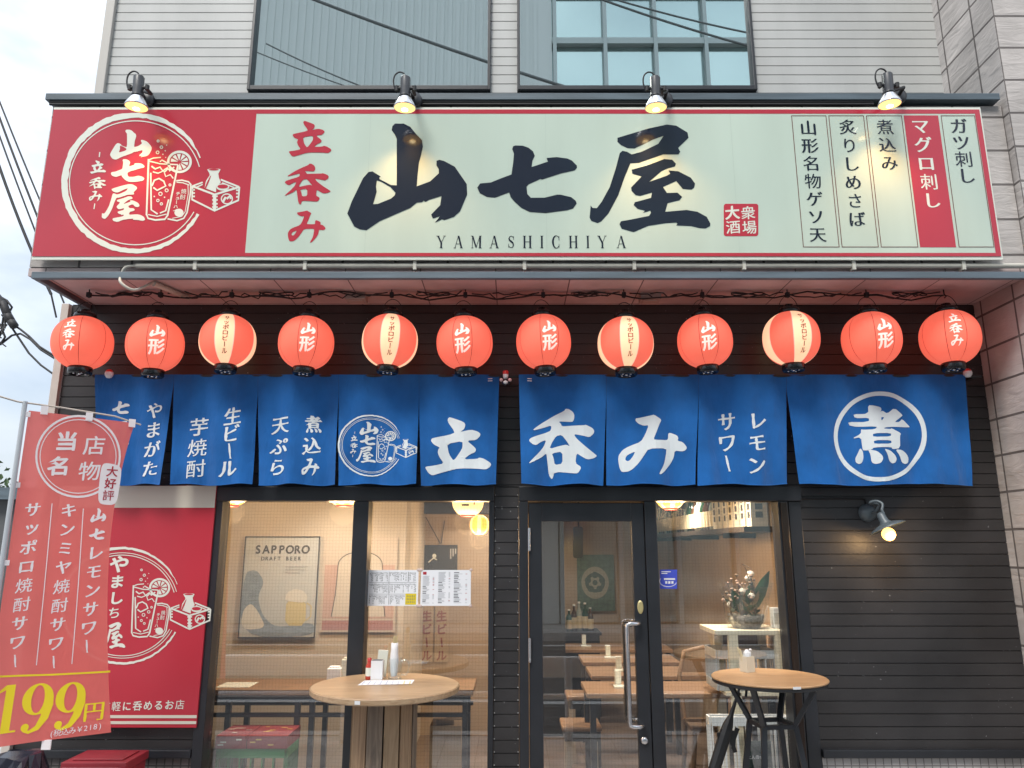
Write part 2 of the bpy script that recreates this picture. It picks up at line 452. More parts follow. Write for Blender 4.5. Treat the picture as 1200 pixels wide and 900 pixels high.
BR['屋'] = (685,140,6.43,[[(248,140),(480,70),(620,40),(690,48),(775,100),(783,140),(705,215),(720,245),(708,265),(590,265),(490,300),(410,328),(345,332),(300,440),(255,570),(180,710),(125,770),(98,782),(50,765),(38,740),(46,650),(60,668),(92,670),(130,620),(190,510),(235,370),(265,255),(285,238),(320,245),(355,265),(430,245),(555,185),(595,125),(510,155),(440,190),(375,220),(325,218),(275,195),(248,170)],
 [(355,380),(470,348),(600,300),(660,305),(688,335),(680,355),(625,370),(580,390),(485,472),(620,425),(645,410),(632,385),(705,392),(800,440),(832,485),(825,515),(805,530),(740,525),(690,465),(590,510),(620,555),(700,553),(735,585),(715,610),(625,632),(607,697),(770,683),(850,697),(920,735),(947,785),(945,805),(910,823),(865,820),(805,805),(690,800),(700,785),(690,778),(610,783),(480,803),(370,850),(280,825),(263,790),(275,768),(350,755),(485,728),(500,705),(495,688),(440,705),(455,688),(400,675),(370,645),(378,625),(500,592),(508,552),(420,577),(385,572),(355,540),(350,515),(430,430),(360,410)]])
BR['立'] = (490,480,10.34,[[(385,90),(520,140),(560,160),(575,190),(560,240),(510,275),(640,245),(720,265),(757,295),(750,325),(705,370),(590,378),(690,460),(703,490),(685,520),(635,540),(550,605),(720,598),(740,580),(800,597),(870,640),(885,665),(870,695),(825,728),(700,715),(480,715),(400,728),(260,770),(170,798),(125,770),(85,705),(95,690),(210,675),(310,650),(260,580),(238,525),(245,480),(265,460),(190,425),(155,380),(165,350),(200,342),(440,288),(430,250),(395,200),(370,165),(355,125),(365,100)],
 [(350,412),(540,385),(540,460),(510,515),(430,620),(385,560),(365,510)]])
BR['呑'] = (610,470,9.0,[[(460,105),(475,80),(510,85),(550,115),(567,150),(562,200),(545,222),(510,220),(400,215),(425,240),(435,268),(530,262),(665,260),(685,253),(760,285),(778,315),(770,345),(725,385),(650,368),(560,350),(590,400),(680,480),(790,560),(808,578),(780,600),(720,617),(685,612),(640,585),(590,550),(578,655),(630,690),(636,712),(605,762),(560,762),(360,745),(340,815),(325,818),(300,775),(290,690),(280,600),(273,548),(215,600),(95,660),(90,650),(190,550),(245,480),(272,408),(215,430),(165,468),(130,460),(95,430),(90,410),(120,385),(310,318),(325,290),(322,255),(230,285),(140,312),(135,300),(220,235),(345,160)],
 [(375,370),(432,358),(480,415),(522,480),(485,460),(430,470),(305,503),(330,440)],[(330,550),(440,533),(443,660),(362,673),(350,600)]])
BR['み'] = (715,475,10.0,[[(300,152),(330,150),(480,120),(510,112),(590,160),(598,180),(575,220),(535,320),(500,405),(560,408),(665,408),(680,390),(682,330),(705,320),(780,350),(800,380),(790,415),(850,430),(895,480),(900,500),(885,525),(845,540),(760,528),(750,610),(715,680),(640,770),(600,805),(572,810),(575,790),(630,690),(655,570),(660,505),(445,512),(400,580),(330,680),(260,750),(210,778),(140,780),(115,740),(97,640),(105,580),(150,520),(210,485),(360,428),(410,340),(450,235),(390,240),(330,215),(295,180)],
 [(205,580),(290,542),(270,590),(230,645),(205,655),(180,640),(182,610)]])
BR['煮'] = (970,450,7.5,[[(352,187),(400,190),(465,205),(470,230),(458,245),(480,235),(520,262),(580,210),(662,272),(650,285),(578,337),(625,335),(655,305),(727,372),(722,380),(520,378),(480,392),(545,398),(555,390),(643,437),(628,455),(632,565),(565,575),(553,555),(395,560),(388,575),(318,585),(310,560),(300,465),(215,480),(300,435),(300,395),(320,400),(405,400),(430,375),(200,372),(178,332),(360,332),(360,297),(245,297),(230,262),(355,262)],
 [(465,292),(495,293),(468,325)],[(390,435),(550,432),(550,462),(392,468)],[(397,497),(552,495),(555,525),(400,530)],
 [(292,560),(315,590),(320,650),(305,692),(275,705),(245,690),(240,655),(265,610)],[(355,573),(420,590),(465,630),(473,660),(455,695),(415,706),(385,690),(375,620)],[(485,570),(545,585),(590,625),(605,660),(595,690),(565,700),(535,680),(515,615)],[(590,575),(650,580),(700,615),(720,650),(715,690),(685,705),(650,690),(630,630)]])

def brush_px(ch, box=None):
    "loops of a hand-drawn character in photo pixels, optionally fitted into box"
    ox, oy, sc, lps = BR[ch]
    lps = [chaikin([(ox + x/sc, oy + y/sc) for x, y in lp], 0 if ch in '山七屋' and not box else 1) for lp in lps]
    if box:
        xs = [p[0] for lp in lps for p in lp]; ys = [p[1] for lp in lps for p in lp]
        x0, x1, y0, y1 = min(xs), max(xs), min(ys), max(ys)
        lps = [[(box[0] + (p[0]-x0)/(x1-x0)*(box[2]-box[0]), box[1] + (p[1]-y0)/(y1-y0)*(box[3]-box[1])) for p in lp] for lp in lps]
    return lps

# characters taken from Blender's own built-in font, then reshaped
_fc = bpy.data.curves.new('glyph', 'FONT'); _fc.fill_mode = 'NONE'; _fc.resolution_u = 4
_fo = bpy.data.objects.new('glyph', _fc); COL.objects.link(_fo)
GC = {}
def raw_glyph(ch):
    if ch in GC: return GC[ch]
    _fc.body = ch
    bpy.context.view_layer.update()
    me = bpy.data.meshes.new_from_object(_fo.evaluated_get(bpy.context.evaluated_depsgraph_get()))
    nb = {}
    for e in me.edges:
        a, b = e.vertices; nb.setdefault(a, []).append(b); nb.setdefault(b, []).append(a)
    seen, loops = set(), []
    for s0 in nb:
        if s0 in seen: continue
        lp, cur, prev = [], s0, None
        while cur not in seen:
            seen.add(cur); lp.append((me.vertices[cur].co.x, me.vertices[cur].co.y))
            nx = [q for q in nb[cur] if q != prev and q not in seen]
            if not nx: break
            prev, cur = cur, nx[0]
        if len(lp) > 2: loops.append(lp)
    bpy.data.meshes.remove(me)
    xs = [p[0] for lp in loops for p in lp]
    GC[ch] = (loops, (min(xs), max(xs)) if xs else (0, 0))
    return GC[ch]

def inside(p, lp):
    c = False
    for i in range(len(lp)):
        a, b = lp[i-1], lp[i]
        if (a[1] > p[1]) != (b[1] > p[1]) and p[0] < (b[0]-a[0])*(p[1]-a[1])/(b[1]-a[1]) + a[0]: c = not c
    return c

STY = {'brush': (.004, .032, .14, .012), 'bold': (.018, .022, 0, 0), 'mincho': (-.010, .027, 0, .0), 'minchob': (-.004, .034, 0, 0), 'plain': (0, 0, 0, 0), 'pen': (.0, .012, .10, .004), 'heavy': (.03, .036, .08, .004)}
DENSE = '衆酎刺煮焼税酒場店物評軽りちさ'
def glyph(ch, style='plain', latin=False):
    "loops in em units, centred on the ideographic box"
    loops, (gx0, gx1) = raw_glyph(ch)
    bh, bv, rise, wob = STY[style]
    if ch in DENSE: bh, bv, wob = bh*.3 - .002, bv*.35, 0
    out = []
    for i, lp in enumerate(loops):
        pts = []
        for k in range(len(lp)):
            a, b = lp[k], lp[(k+1) % len(lp)]
            d = math.hypot(b[0]-a[0], b[1]-a[1]); n = max(1, int(d / .09))
            for j in range(n): pts.append((a[0]+(b[0]-a[0])*j/n, a[1]+(b[1]-a[1])*j/n))
        area = sum(pts[k-1][0]*pts[k][1] - pts[k][0]*pts[k-1][1] for k in range(len(pts)))
        depth = sum(inside(lp[0], o) for j, o in enumerate(loops) if j != i)
        sg = (1 if area > 0 else -1) * (-1 if depth % 2 else 1)
        res = []
        for k in range(len(pts)):
            a, b, c = pts[k-1], pts[k], pts[(k+1) % len(pts)]
            e1 = (b[0]-a[0], b[1]-a[1]); e2 = (c[0]-b[0], c[1]-b[1])
            l1 = math.hypot(*e1) or 1; l2 = math.hypot(*e2) or 1
            nx, ny = (e1[1]/l1 + e2[1]/l2)*sg, -(e1[0]/l1 + e2[0]/l2)*sg
            l = math.hypot(nx, ny)
            if l < 1e-6: res.append(b); continue
            nx, ny = nx/l, ny/l
            d = bh*ny*ny + bv*nx*nx + wob*math.sin(b[0]*9+b[1]*13+ord(ch))
            x, y = b[0] + nx*d, b[1] + ny*d
            res.append((x, y))
        out.append(res)
    if latin: cx = (gx0+gx1)/2; cy = .36
    elif ord(ch) < 0x2000: cx = (gx0+gx1)/2; cy = .36
    else: cx, cy = .5, .38
    return [[(x-cx, (y-cy) + rise*(x-cx)) for x, y in lp] for lp in out]

def char(mb, surf, ch, px, py, size, m=0, lift=.001, style='brush', cut=0.0, vert=True, sx=1.0, rot=0.0):
    "one character centred on a photo point, size in photo pixels"
    a, b = surf.at(px, py); su, sv = surf.scale(px, py); s = size * (su + sv) / 2
    if ch in BR and style == 'brush':
        lps = brush_px(ch, (-.46, -.46, .46, .46) if ch != '七' else (-.46, -.36, .46, .36))
        g = [[(x, -y) for x, y in lp] for lp in lps]
    else:
        g = glyph(ch, style)
    if vert and ch == 'ー': g = [[(y + .03*x, -x) for x, y in lp] for lp in g]
    if vert and ch in 'ッュ': g = [[(x + .06, y + .06) for x, y in lp] for lp in g]
    cr, sr = math.cos(R(rot)), math.sin(R(rot))
    put(mb, surf, [[(a + (x*sx*cr - y*sr)*s, b + (x*sx*sr + y*cr)*s) for x, y in lp] for lp in g], m, lift, cut)

def column(mb, surf, text, p0, p1, size, m=0, lift=.001, style='brush', cut=0.0, vert=True, sx=1.0, rot=0.0):
    n = len(text)
    for i, ch in enumerate(text):
        if ch == ' ': continue
        t = i / (n-1) if n > 1 else 0
        char(mb, surf, ch, p0[0] + (p1[0]-p0[0])*t, p0[1] + (p1[1]-p0[1])*t, size, m, lift, style, cut, vert, sx, rot)

def serif(ch):
    "high-contrast roman capitals and figures, unit height, as loops"
    T, t, o = .15, .045, []
    def st(x0, y0, x1, y1, wd): o.append([[(x0-wd/2,y0),(x0+wd/2,y0),(x1+wd/2,y1),(x1-wd/2,y1)]])
    def sf(x, y, l=.13): o.append([[(x-l,y),(x+l,y),(x+l,y+.04),(x-l,y+.04)]])
    if ch == 'I': st(0,0,0,1,T); sf(0,0); sf(0,.96)
    elif ch == 'H':
        for x in (-.25,.25): st(x,0,x,1,T); sf(x,0); sf(x,.96)
        o.append([rect(-.25,.48,.25,.53)])
    elif ch == 'M':
        st(-.34,0,-.34,1,t); st(.34,0,.34,1,T); st(-.33,1,0,.05,T*.9); st(0,.05,.32,1,t); sf(-.34,0,.1); sf(.34,0); sf(-.38,.96,.09); sf(.38,.96,.09)
    elif ch == 'A':
        st(-.3,0,0,1,t); st(.29,0,.01,1,T); o.append([rect(-.2,.32,.2,.36)]); sf(-.3,0,.1); sf(.29,0)
    elif ch == 'Y':
        st(0,0,0,.45,T); st(0,.42,-.3,1,T); st(0,.42,.28,1,t); sf(0,0); sf(-.3,.96); sf(.28,.96,.1)
    elif ch == 'C':
        p = arc(0,-.5,.3,.5,40,320,24); o.append(ribbon([(x,-y) for x,y in p],[.05+.11*max(0,math.cos(R(40+280*i/24-180))) for i in range(25)])); st(.24,.62,.24,.98,.05); st(.24,.05,.24,.35,.04)
    elif ch == 'S':
        p = [(.2,.82),(.12,.93),(0,.97),(-.13,.92),(-.19,.78),(-.14,.64),(0,.54),(.14,.43),(.2,.27),(.15,.1),(0,.03),(-.13,.07),(-.22,.2)]
        o.append(ribbon(p,[.04,.05,.05,.08,.11,.14,.16,.14,.11,.08,.05,.05,.04])); st(.21,.66,.21,.97,.04); st(-.22,.03,-.22,.36,.04)
    elif ch == '1':
        st(0,0,0,1,.2); o.append([[(-.1,1),(-.1,.9),(-.28,.82),(-.28,.86)]]); sf(0,0,.24)
    elif ch == '9':
        o.append([[(x,-y) for x,y in ell(0,-.68,.31,.32)], [(x,-y) for x,y in ell(0,-.68,.13,.28)]])
        o.append(ribbon([(.22,.72),(.23,.55),(.18,.3),(.06,.1),(-.1,.03),(-.2,.08)],[.18,.19,.17,.11,.06,.07])); o.append([[(x,-y) for x,y in ell(-.18,-.13,.08,.08,16)]])
    return o

def roman(mb, surf, ch, px, py0, py1, m, lift, sx=1.0, slant=0.0):
    "serif capital between two photo heights, centred on px"
    a0, b0 = surf.at(px, py1); a1, b1 = surf.at(px, py0); h = b1 - b0
    for lps in serif(ch): put(mb, surf, [[(a0 + (x*sx + slant*y)*h, b0 + y*h) for x, y in lp] for lp in lps], m, lift)

def logo(mb, surf, m, bgm, lift, c, k, text=True, cut=0.0, thick=1.0, kana=False):
    "round house emblem: brush ring, tall glass with lemon, can, wooden cup box and sake flask"
    C0 = (158.5, 214.5)
    T1 = lambda x, y: (c[0] + (70 + x/5.14 - C0[0])*k, c[1] + (125 + y/5.14 - C0[1])*k)
    T2 = lambda x, y: (c[0] + (160 + x/9 - C0[0])*k, c[1] + (165 + y/9 - C0[1])*k)
    def d(loops, mm=m, dl=0.0): putpx(mb, surf, loops, mm, lift + dl, cut)
    rnd = random.Random(3)
    n = 96; pts, ws = [], []
    for i in range(n+1):
        a = 22 + 311*i/n; rr = 1 + rnd.uniform(-.006, .006)
        pts.append(T1(455 + 424*rr*math.cos(R(a)), 462 - 408*rr*math.sin(R(a))))
        ws.append((3.2 + 4.2*max(0, math.sin(R((a-22)*.58)))**1.0 + rnd.uniform(-.8, .8)) * k * (.45 if i < 4 else 1) * thick)
    d(ribbon(pts, ws))
    d(ribbon([T1(*p) for p in arc(458, 460, 398, 373, 15, 332, 80)], .95*k*max(1, thick*1.2)))
    if not thick > .9: d(ribbon([T1(*p) for p in arc(458, 460, 380, 357, 15, 332, 80)], .95*k*1.2))
    W = 1.7 * k
    for s_, wd in (([(130,195),(108,780),(125,820),(200,838),(300,830),(330,790),(440,255)], 1.2), ([(130,215),(250,245),(440,255)], .9), ([(130,205),(180,185),(260,178)], .8),
                   ([(152,340),(158,730),(225,775)], 1.1), ([(342,620),(310,740),(250,765)], 1.0), ([(125,780),(220,800),(320,775)], .7), ([(250,225),(270,205),(330,240)], .9),
                   ([(420,425),(480,418),(550,435),(575,462),(570,560),(535,760),(500,820),(430,845),(330,825)], 1.0), ([(425,440),(490,445),(560,470)], .7), ([(545,470),(548,560),(515,750),(480,800),(380,820)], .5),
                   ([(160,270),(200,300),(250,280),(280,320),(330,285),(350,320),(400,280)], 1.1), ([(175,330),(230,345),(290,320),(310,380),(360,360),(390,400)], .9), ([(165,480),(190,420),(240,400),(290,430),(310,480),(270,500),(220,525),(180,495)], 1.1), ([(300,330),(330,300),(380,310)], 1.0),
                   ([(590,480),(825,570),(1085,490)], 1.4), ([(590,480),(700,440)], 1.0), ([(1085,490),(890,412)], 1.2), ([(592,480),(588,622),(825,740),(1076,630),(1086,490)], 1.3), ([(640,490),(700,462)], .8), ([(1030,495),(905,445)], .8), ([(826,565),(826,740)], 2.2)):
        d(ribbon([T2(*p) for p in s_], W*wd))
    for y in (600, 640, 680, 715):
        d([[T2(*p) for p in rect(800, y-22, 858, y-5)]])
    for y in (510, 545, 580): d([[T2(*p) for p in rect(590, y, 618, y+18)]]); d([[T2(*p) for p in rect(1052, y+5, 1082, y+22)]])
    d(ribbon([T2(*p) for p in ell(955, 615, 58, 52, 24)], W*.8, True)); d(ribbon([T2(*p) for p in ((915,645),(940,600),(958,612),(985,585),(995,615))], W*1.6))
    d(ribbon([T2(*p) for p in ell(455, 225, 118, 106, 32)], W*1.7, True))
    for i in range(10):
        a = 36*i + 8
        if 175 < a % 360 < 250: continue
        d([[T2(455 + 16*math.cos(R(a+14)), 225 - 14*math.sin(R(a+14)))] + [T2(455 + 92*math.cos(R(a+q)), 225 - 84*math.sin(R(a+q))) for q in (1, 10, 18, 27)]])
    d([[T2(*p) for p in ((748,305),(770,298),(870,298),(888,305),(865,350),(872,395),(890,440),(870,465),(845,480),(840,545),(720,500),(735,425),(775,365),(770,345))]])
    d([[T2(*p) for p in ell(818, 308, 55, 9, 20)]], bgm, .0009)
    d([[T2(*p) for p in ((745,440),(780,375),(790,370),(765,440),(735,505),(722,500))]], bgm, .0009)
    d([[T2(*p) for p in ell(912, 490, 68, 38, 24)]]); d([[T2(*p) for p in ell(912, 485, 56, 22, 24)]], bgm, .0009)
    d([[T2(*p) for p in ell(450, 760, 48, 42, 20)]])
    for x, y, r in ((230,5,11),(265,70,14),(225,125,15),(320,48,7),(305,108,8),(280,145,9),(310,178,7),(320,525,16),(255,562,18),(228,632,13),(190,590,10),(298,598,10),(265,668,12),(355,468,11)):
        if r > 10: d(ribbon([T2(*p) for p in ell(x, y, r, r, 12)], W*.6, True))
        else: d([[T2(*p) for p in ell(x, y, r*.8, r*.8, 10)]])
    if k > .7:
        for ch, x, y in (('焼',500,535),('酎',490,595)): char(mb, surf, ch, *T2(x, y), 6.5*k, m, lift, 'bold')
        for i, ch in enumerate('チューハイ'): char(mb, surf, ch, *T2(440 - 8*i, 560 + 45*i), 5.2*k, m, lift, 'bold')
    if not kana:
        for ch, bx in (('山',(305,140,555,320)),('七',(310,318,512,455)),('屋',(255,468,515,695)),('立',(185,325,280,405)),('呑',(178,425,282,498)),('み',(178,508,258,570))):
            x0, y0 = T1(bx[0], bx[1]); x1, y1 = T1(bx[2], bx[3]); d(brush_px(ch, (x0, y0, x1, y1)))
        for a, b in (((243,275),(240,305)), ((213,585),(208,618))): d(ribbon([T1(*a), T1(*b)], 1.3*k))

# ------------------------------------------------------------------ palette
m_siding = mat('pale siding', (.43,.435,.425), .55, var=.10, vs=1.6, vstretch=(1.6,1,.5), bump=.05, bs=40)
m_dark = mat('black board siding', (.035,.033,.034), .42, var=.25, vs=2.2, bump=.1, bs=55, rvar=.08, spec=.42)
def add_specks(m, scale, lo, hi, col):
    t = m.node_tree; bs_ = t.nodes['Principled BSDF']; src = bs_.inputs['Base Color'].links[0].from_socket
    tcn = t.nodes.new('ShaderNodeTexCoord'); n = t.nodes.new('ShaderNodeTexNoise'); n.inputs['Scale'].default_value = scale; n.inputs['Detail'].default_value = 2
    n2 = t.nodes.new('ShaderNodeTexNoise'); n2.inputs['Scale'].default_value = 2.3; mu = t.nodes.new('ShaderNodeMath'); mu.operation = 'MULTIPLY_ADD'; mu.inputs[1].default_value = .22
    mr = t.nodes.new('ShaderNodeMapRange'); mr.inputs['From Min'].default_value = lo; mr.inputs['From Max'].default_value = hi
    mx = t.nodes.new('ShaderNodeMix'); mx.data_type = 'RGBA'; mx.inputs[7].default_value = (*col, 1)
    k = t.links.new; k(tcn.outputs['Object'], n.inputs['Vector']); k(tcn.outputs['Object'], n2.inputs['Vector']); k(n2.outputs['Fac'], mu.inputs[0]); k(n.outputs['Fac'], mu.inputs[2]); k(mu.outputs[0], mr.inputs['Value'])
    k(mr.outputs['Result'], mx.inputs[0]); k(src, mx.inputs[6]); k(mx.outputs[2], bs_.inputs['Base Color'])
add_specks(m_dark, 55, .845, .875, (.30,.30,.30))
m_darkedge = mat('black painted metal', (.019,.021,.026), .38, var=.15, vs=5, spec=.5)
m_navy = mat('blue grey flashing', (.080,.108,.130), .42, var=.25, vs=6, vstretch=(.4,1,4))
m_black = mat('matt black', (.012,.012,.014), .55)
m_rubber = mat('black cable', (.014,.014,.016), .6)
m_stone = tile_mat('split stone tile', (.50,.465,.445), (.14,.125,.12), .32, .233, .008, .8, 0, .6, .9, .05, (.07,.055,0))
m_soffit = tile_mat('soffit tile', (.58,.48,.47), (.16,.13,.13), .455, .60, .004, .7, 0, .2, .1, .05, (.1,.02,0))
m_smalltile = tile_mat('small pale wall tile', (.40,.385,.38), (.16,.15,.15), .048, .048, .0035, .45, 0, .3, 0, .06)
m_graytile = tile_mat('small grey wall tile', (.13,.12,.12), (.03,.03,.03), .048, .048, .004, .5, 0, .3, 0, .1)
m_alu = mat('pale aluminium trim', (.52,.47,.42), .45, var=.08, vs=6)
m_steel = mat('brushed steel', (.62,.62,.64), .25, 1.0)
m_pvc = mat('ivory pipe', (.52,.50,.44), .4, var=.1, vs=9)
m_cream = mat('cream sign film', (.51,.605,.52), .13, var=.06, vs=1.1, vstretch=(2.2,1,.5), spec=.5)
m_red = mat('red sign film', (.46,.034,.056), .16, var=.05, vs=1.6, spec=.5)
m_redsat = mat('red poster film', (.47,.036,.056), .22, var=.06, vs=1.4, spec=.5)
m_ink = mat('blue black film', (.010,.015,.030), .13)
m_line = mat('brown hairline film', (.14,.05,.04), .3)
m_film = mat('pale film', (.72,.74,.66), .2)
m_white = mat('white print', (.78,.79,.80), .7)
m_whitegloss = mat('white plastic', (.74,.75,.76), .3)
m_paper = mat('white paper', (.84,.86,.90), .6)
m_print = mat('grey print', (.16,.17,.19), .7)
m_yellow = mat('yellow print', (.75,.60,.02), .6)
m_blue = cloth_mat('indigo blue cotton', (.012,.130,.420), .10, var=.13, crease=.15)
m_clothwhite = mat('white dye on cotton', (.72,.78,.80), .9, bump=.15, bs=40)
m_tabletop = wood_mat('oak laminate', (.32,.20,.11), (.50,.36,.225), (1.2, 14, 14), .35, 3.2, .05)
m_tabletop2 = wood_mat('warm oak', (.36,.20,.095), (.54,.34,.18), (1.0, 16, 16), .4, 3.0, .05)
m_plank = [wood_mat('weathered plank %s' % n, a, b, (16, 16, 1.1), .7, 2.4, .25) for n, a, b in (('tan', (.23,.155,.09), (.43,.30,.185)), ('grey', (.10,.08,.065), (.27,.205,.15)), ('brown', (.19,.12,.07), (.37,.25,.15)))]
m_wallin = mat('tan plaster', (.50,.43,.345), .85, var=.06, vs=2.2, bump=.1, bs=60)
m_wallin2 = mat('warm ochre plaster', (.42,.315,.22), .85, var=.1, vs=2.5, bump=.12, bs=50)
m_floorin = mat('brown floor', (.14,.10,.075), .5, var=.2, vs=4)
m_ceil = mat('dark ceiling', (.035,.030,.028), .8)
m_glass = glass_mat('meshed shop glass', (.985,.99,.985), .06, wire=(.0205, .0010, (.24,.235,.225), .10), gain=1.1)
m_upglass = glass_mat('coated upper glass', (.42,.50,.50), .70, (.92,1,1), gain=.4)
m_clear = glass_mat('clear tumbler glass', (.90,.93,.93), .05, gain=1.6)
m_blind = mat('grey vertical blind', (.34,.36,.35), .8, var=.05, vs=4)

# ------------------------------------------------------------------ ground
YB, YF, YG = 4.25, 4.80, 4.86
g = MB(); g.box(-150, 150, -150, 150, -.30, -.14); g.build('road', mat('asphalt', (.075,.075,.078), .85, var=.2, vs=3, bump=.3, bs=90), kind='structure')
g = MB(); g.box(-40, 40, 2.35, 15, -.30, 0.0); g.build('pavement', tile_mat('paving slabs', (.44,.43,.42), (.2,.19,.185), .30, .30, .004, .8, 0, .2, 0, .06), kind='structure')
g = MB(); g.box(-40, 40, 2.2, 2.35, -.30, .012); g.box(-40, 40, -6.2, -6.05, -.30, .012); g.build('kerb', mat('kerb concrete', (.42,.41,.40), .85, var=.1, vs=6, bump=.2), kind='structure')
g = MB(); g.box(-40, 40, -.05, .10, -.139, -.134); g.box(-40, 40, -5.4, -5.25, -.139, -.134); g.build('road_marking', mat('road paint', (.72,.72,.70), .7, var=.1, vs=9), kind='structure')
g = MB(); g.box(-40, 40, -7.9, -6.2, -.30, 0.0); g.build('far_pavement', mat('pale concrete paving', (.50,.49,.47), .85, var=.08, vs=3), kind='structure')

# ------------------------------------------------------------------ the shop building
XL, XR = -2.99, 3.13
ZS = Z_(357, YF)                       # soffit height
ZT = Z_(109, YB - .05)                 # top of the parapet flashing
bld = thing('shop_building', 'two storey shop front with pale siding above a black boarded ground floor', 'building', (0, 6, 0))

def boards(mb, x0, x1, z0, z1, Y, pitch, gap=.007, depth=.007, m=0, ztop=None):
    k = math.floor(z0 / pitch)
    while k * pitch < z1:
        a, b = max(z0, k*pitch), min(z1, (k+1)*pitch)
        if b - a > .004:
            g2 = min(gap, (b-a)*.3)
            pr = [(Y, a), (Y, b - g2), (Y + depth, b - g2*.7), (Y + depth, b - g2*.2), (Y, b)]
            vs = []
            for yy, zz in pr: vs += [(x0, yy, zz), (x1, yy, zz)]
            mb.add(vs, [(2*i, 2*i+1, 2*i+3, 2*i+2) for i in range(len(pr)-1)], m)
        k += 1

# upper wall with two windows
WU = [(X_(300, 0, YF), X_(575, 60, YF)), (X_(606, 60, YF), X_(880, 30, YF))]
ZW0, ZW1 = Z_(108, YF), 6.3
s = MB()
xs = [XL, WU[0][0], WU[0][1], WU[1][0], WU[1][1], XR]
for i in (0, 2, 4): boards(s, xs[i], xs[i+1], ZT - .35, 7.6, YF, .0745)
for i in (1, 3):
    boards(s, xs[i], xs[i+1], ZT - .35, ZW0, YF, .0745); boards(s, xs[i], xs[i+1], ZW1, 7.6, YF, .0745)
s.build('upper_siding', m_siding, bld)
s = MB(); s.box(XL - .02, XL + .045, YF - .03, YF + .03, ZT - .35, 7.6); s.build('corner_trim', mat('warm grey trim', (.44,.42,.39), .5), bld, bevel=.004)
for (x0, x1), pane_l in zip(WU, (0, 1)):
    f = MB(); t = .021
    f.box(x0, x0+t, YF-.035, YF+.05, ZW0, ZW1); f.box(x1-t, x1, YF-.035, YF+.05, ZW0, ZW1)
    f.box(x0+t, x1-t, YF-.035, YF+.05, ZW0, ZW0+.034); f.box(x0+t, x1-t, YF-.035, YF+.05, ZW1-.045, ZW1)
    win = f.build('upper_window', m_darkedge, bld, bevel=.003)
    p = MB(); p.box(x0+t, x1-t, YF+.010, YF+.016, ZW0+.034, ZW1-.045); p.build('pane', m_upglass, win)
    p = MB(); n = 17
    for k in range(n):
        xa = x0 + t + .02 + (x1-x0-2*t-.04)*k/n; wd = (x1-x0-2*t-.04)/n
        p.obox((xa+wd/2, YF+.12, (ZW0+ZW1)/2), (wd*.5, .002, (ZW1-ZW0)/2-.05), Matrix.Rotation(R(18), 3, 'Z'))
    p.build('blind', m_blind, win)
s = MB(); s.box(XL, XR, YF+.30, YF+.4, ZT-.3, 7.6); s.box(XL, XL+.05, YF+.03, 10, ZT-.3, 7.6); s.box(XL, XR, YF-.02, 10, 7.6, 7.9); s.box(XL-.0, XL+.06, 4.9, 10, 0, ZT-.3)
s.build('outer_wall', m_siding, bld)

# canopy box clad in stone tile
s = MB(); s.box(-2.93, XR - .003, YB, YF - .002, ZS + .055, ZT - .06); s.build('canopy', m_stone, bld)
s = MB(); s.box(-2.935, XR - .004, YB + .004, YF + .02, ZS, ZS + .05); s.build('soffit', m_soffit, bld)
s = MB(); xdl = X_(36.5, 322, YB-.045); s.box(xdl, XR - .012, YB-.045, YB-.012, Z_(326, YB-.045), Z_(318.2, YB-.045)); s.box(xdl, xdl+.03, YB-.010, YF, Z_(326, YB-.045), Z_(318.2, YB-.045)); s.build('drip_edge', mat('weathered blue grey edge', (.115,.15,.18), .45, var=.2, vs=6, vstretch=(.4,1,4)), bld, bevel=.003)
s = MB(); s.box(-2.955, X_(1172, 114, YB-.05), YB-.05, YF-.004, Z_(116.5, YB-.05), ZT); s.build('roof_flashing', m_navy, bld, bevel=.003)
s = MB()
for yy in (119.2, 122.2): s.tube([(-2.93, YB-.035, Z_(yy, YB-.035)), (X_(1020, 120, YB), YB-.035, Z_(yy, YB-.035))], .0085)
s.build('cable_duct', m_rubber, bld)
zp = Z_(311.5, YB-.03); xp0 = X_(160, 311, YB-.03)
s = MB(); s.tube([(xp0, YB-.03, zp), (3.115, YB-.03, zp)], .016, n=12)
for k in range(9): xx = xp0 + .35 + k*.66; s.box(xx, xx+.02, YB-.05, YB-.001, zp-.03, zp+.024)
s.build('conduit', m_pvc, bld)
s = MB(); s.tube(smooth([(xp0, YB-.03, zp), (xp0-.06, YB-.035, zp-.01), (xp0-.085, YB-.03, zp-.06), (xp0-.07, YB-.05, zp-.115), (xp0, YB-.02, zp-.15), (xp0+.06, YB+.08, ZS-.012)]), .009); s.tube([(xp0+.06, YB+.08, ZS-.022), (xp0+.16, YF-.2, ZS-.022)], .018)
s.build('flexible_conduit', m_pvc, bld)

# stone pillar on the right
s = MB(); s.box(XR, 4.6, 4.2, 4.83, 0, 7.6); s.build('stone_pillar', m_stone, bld)

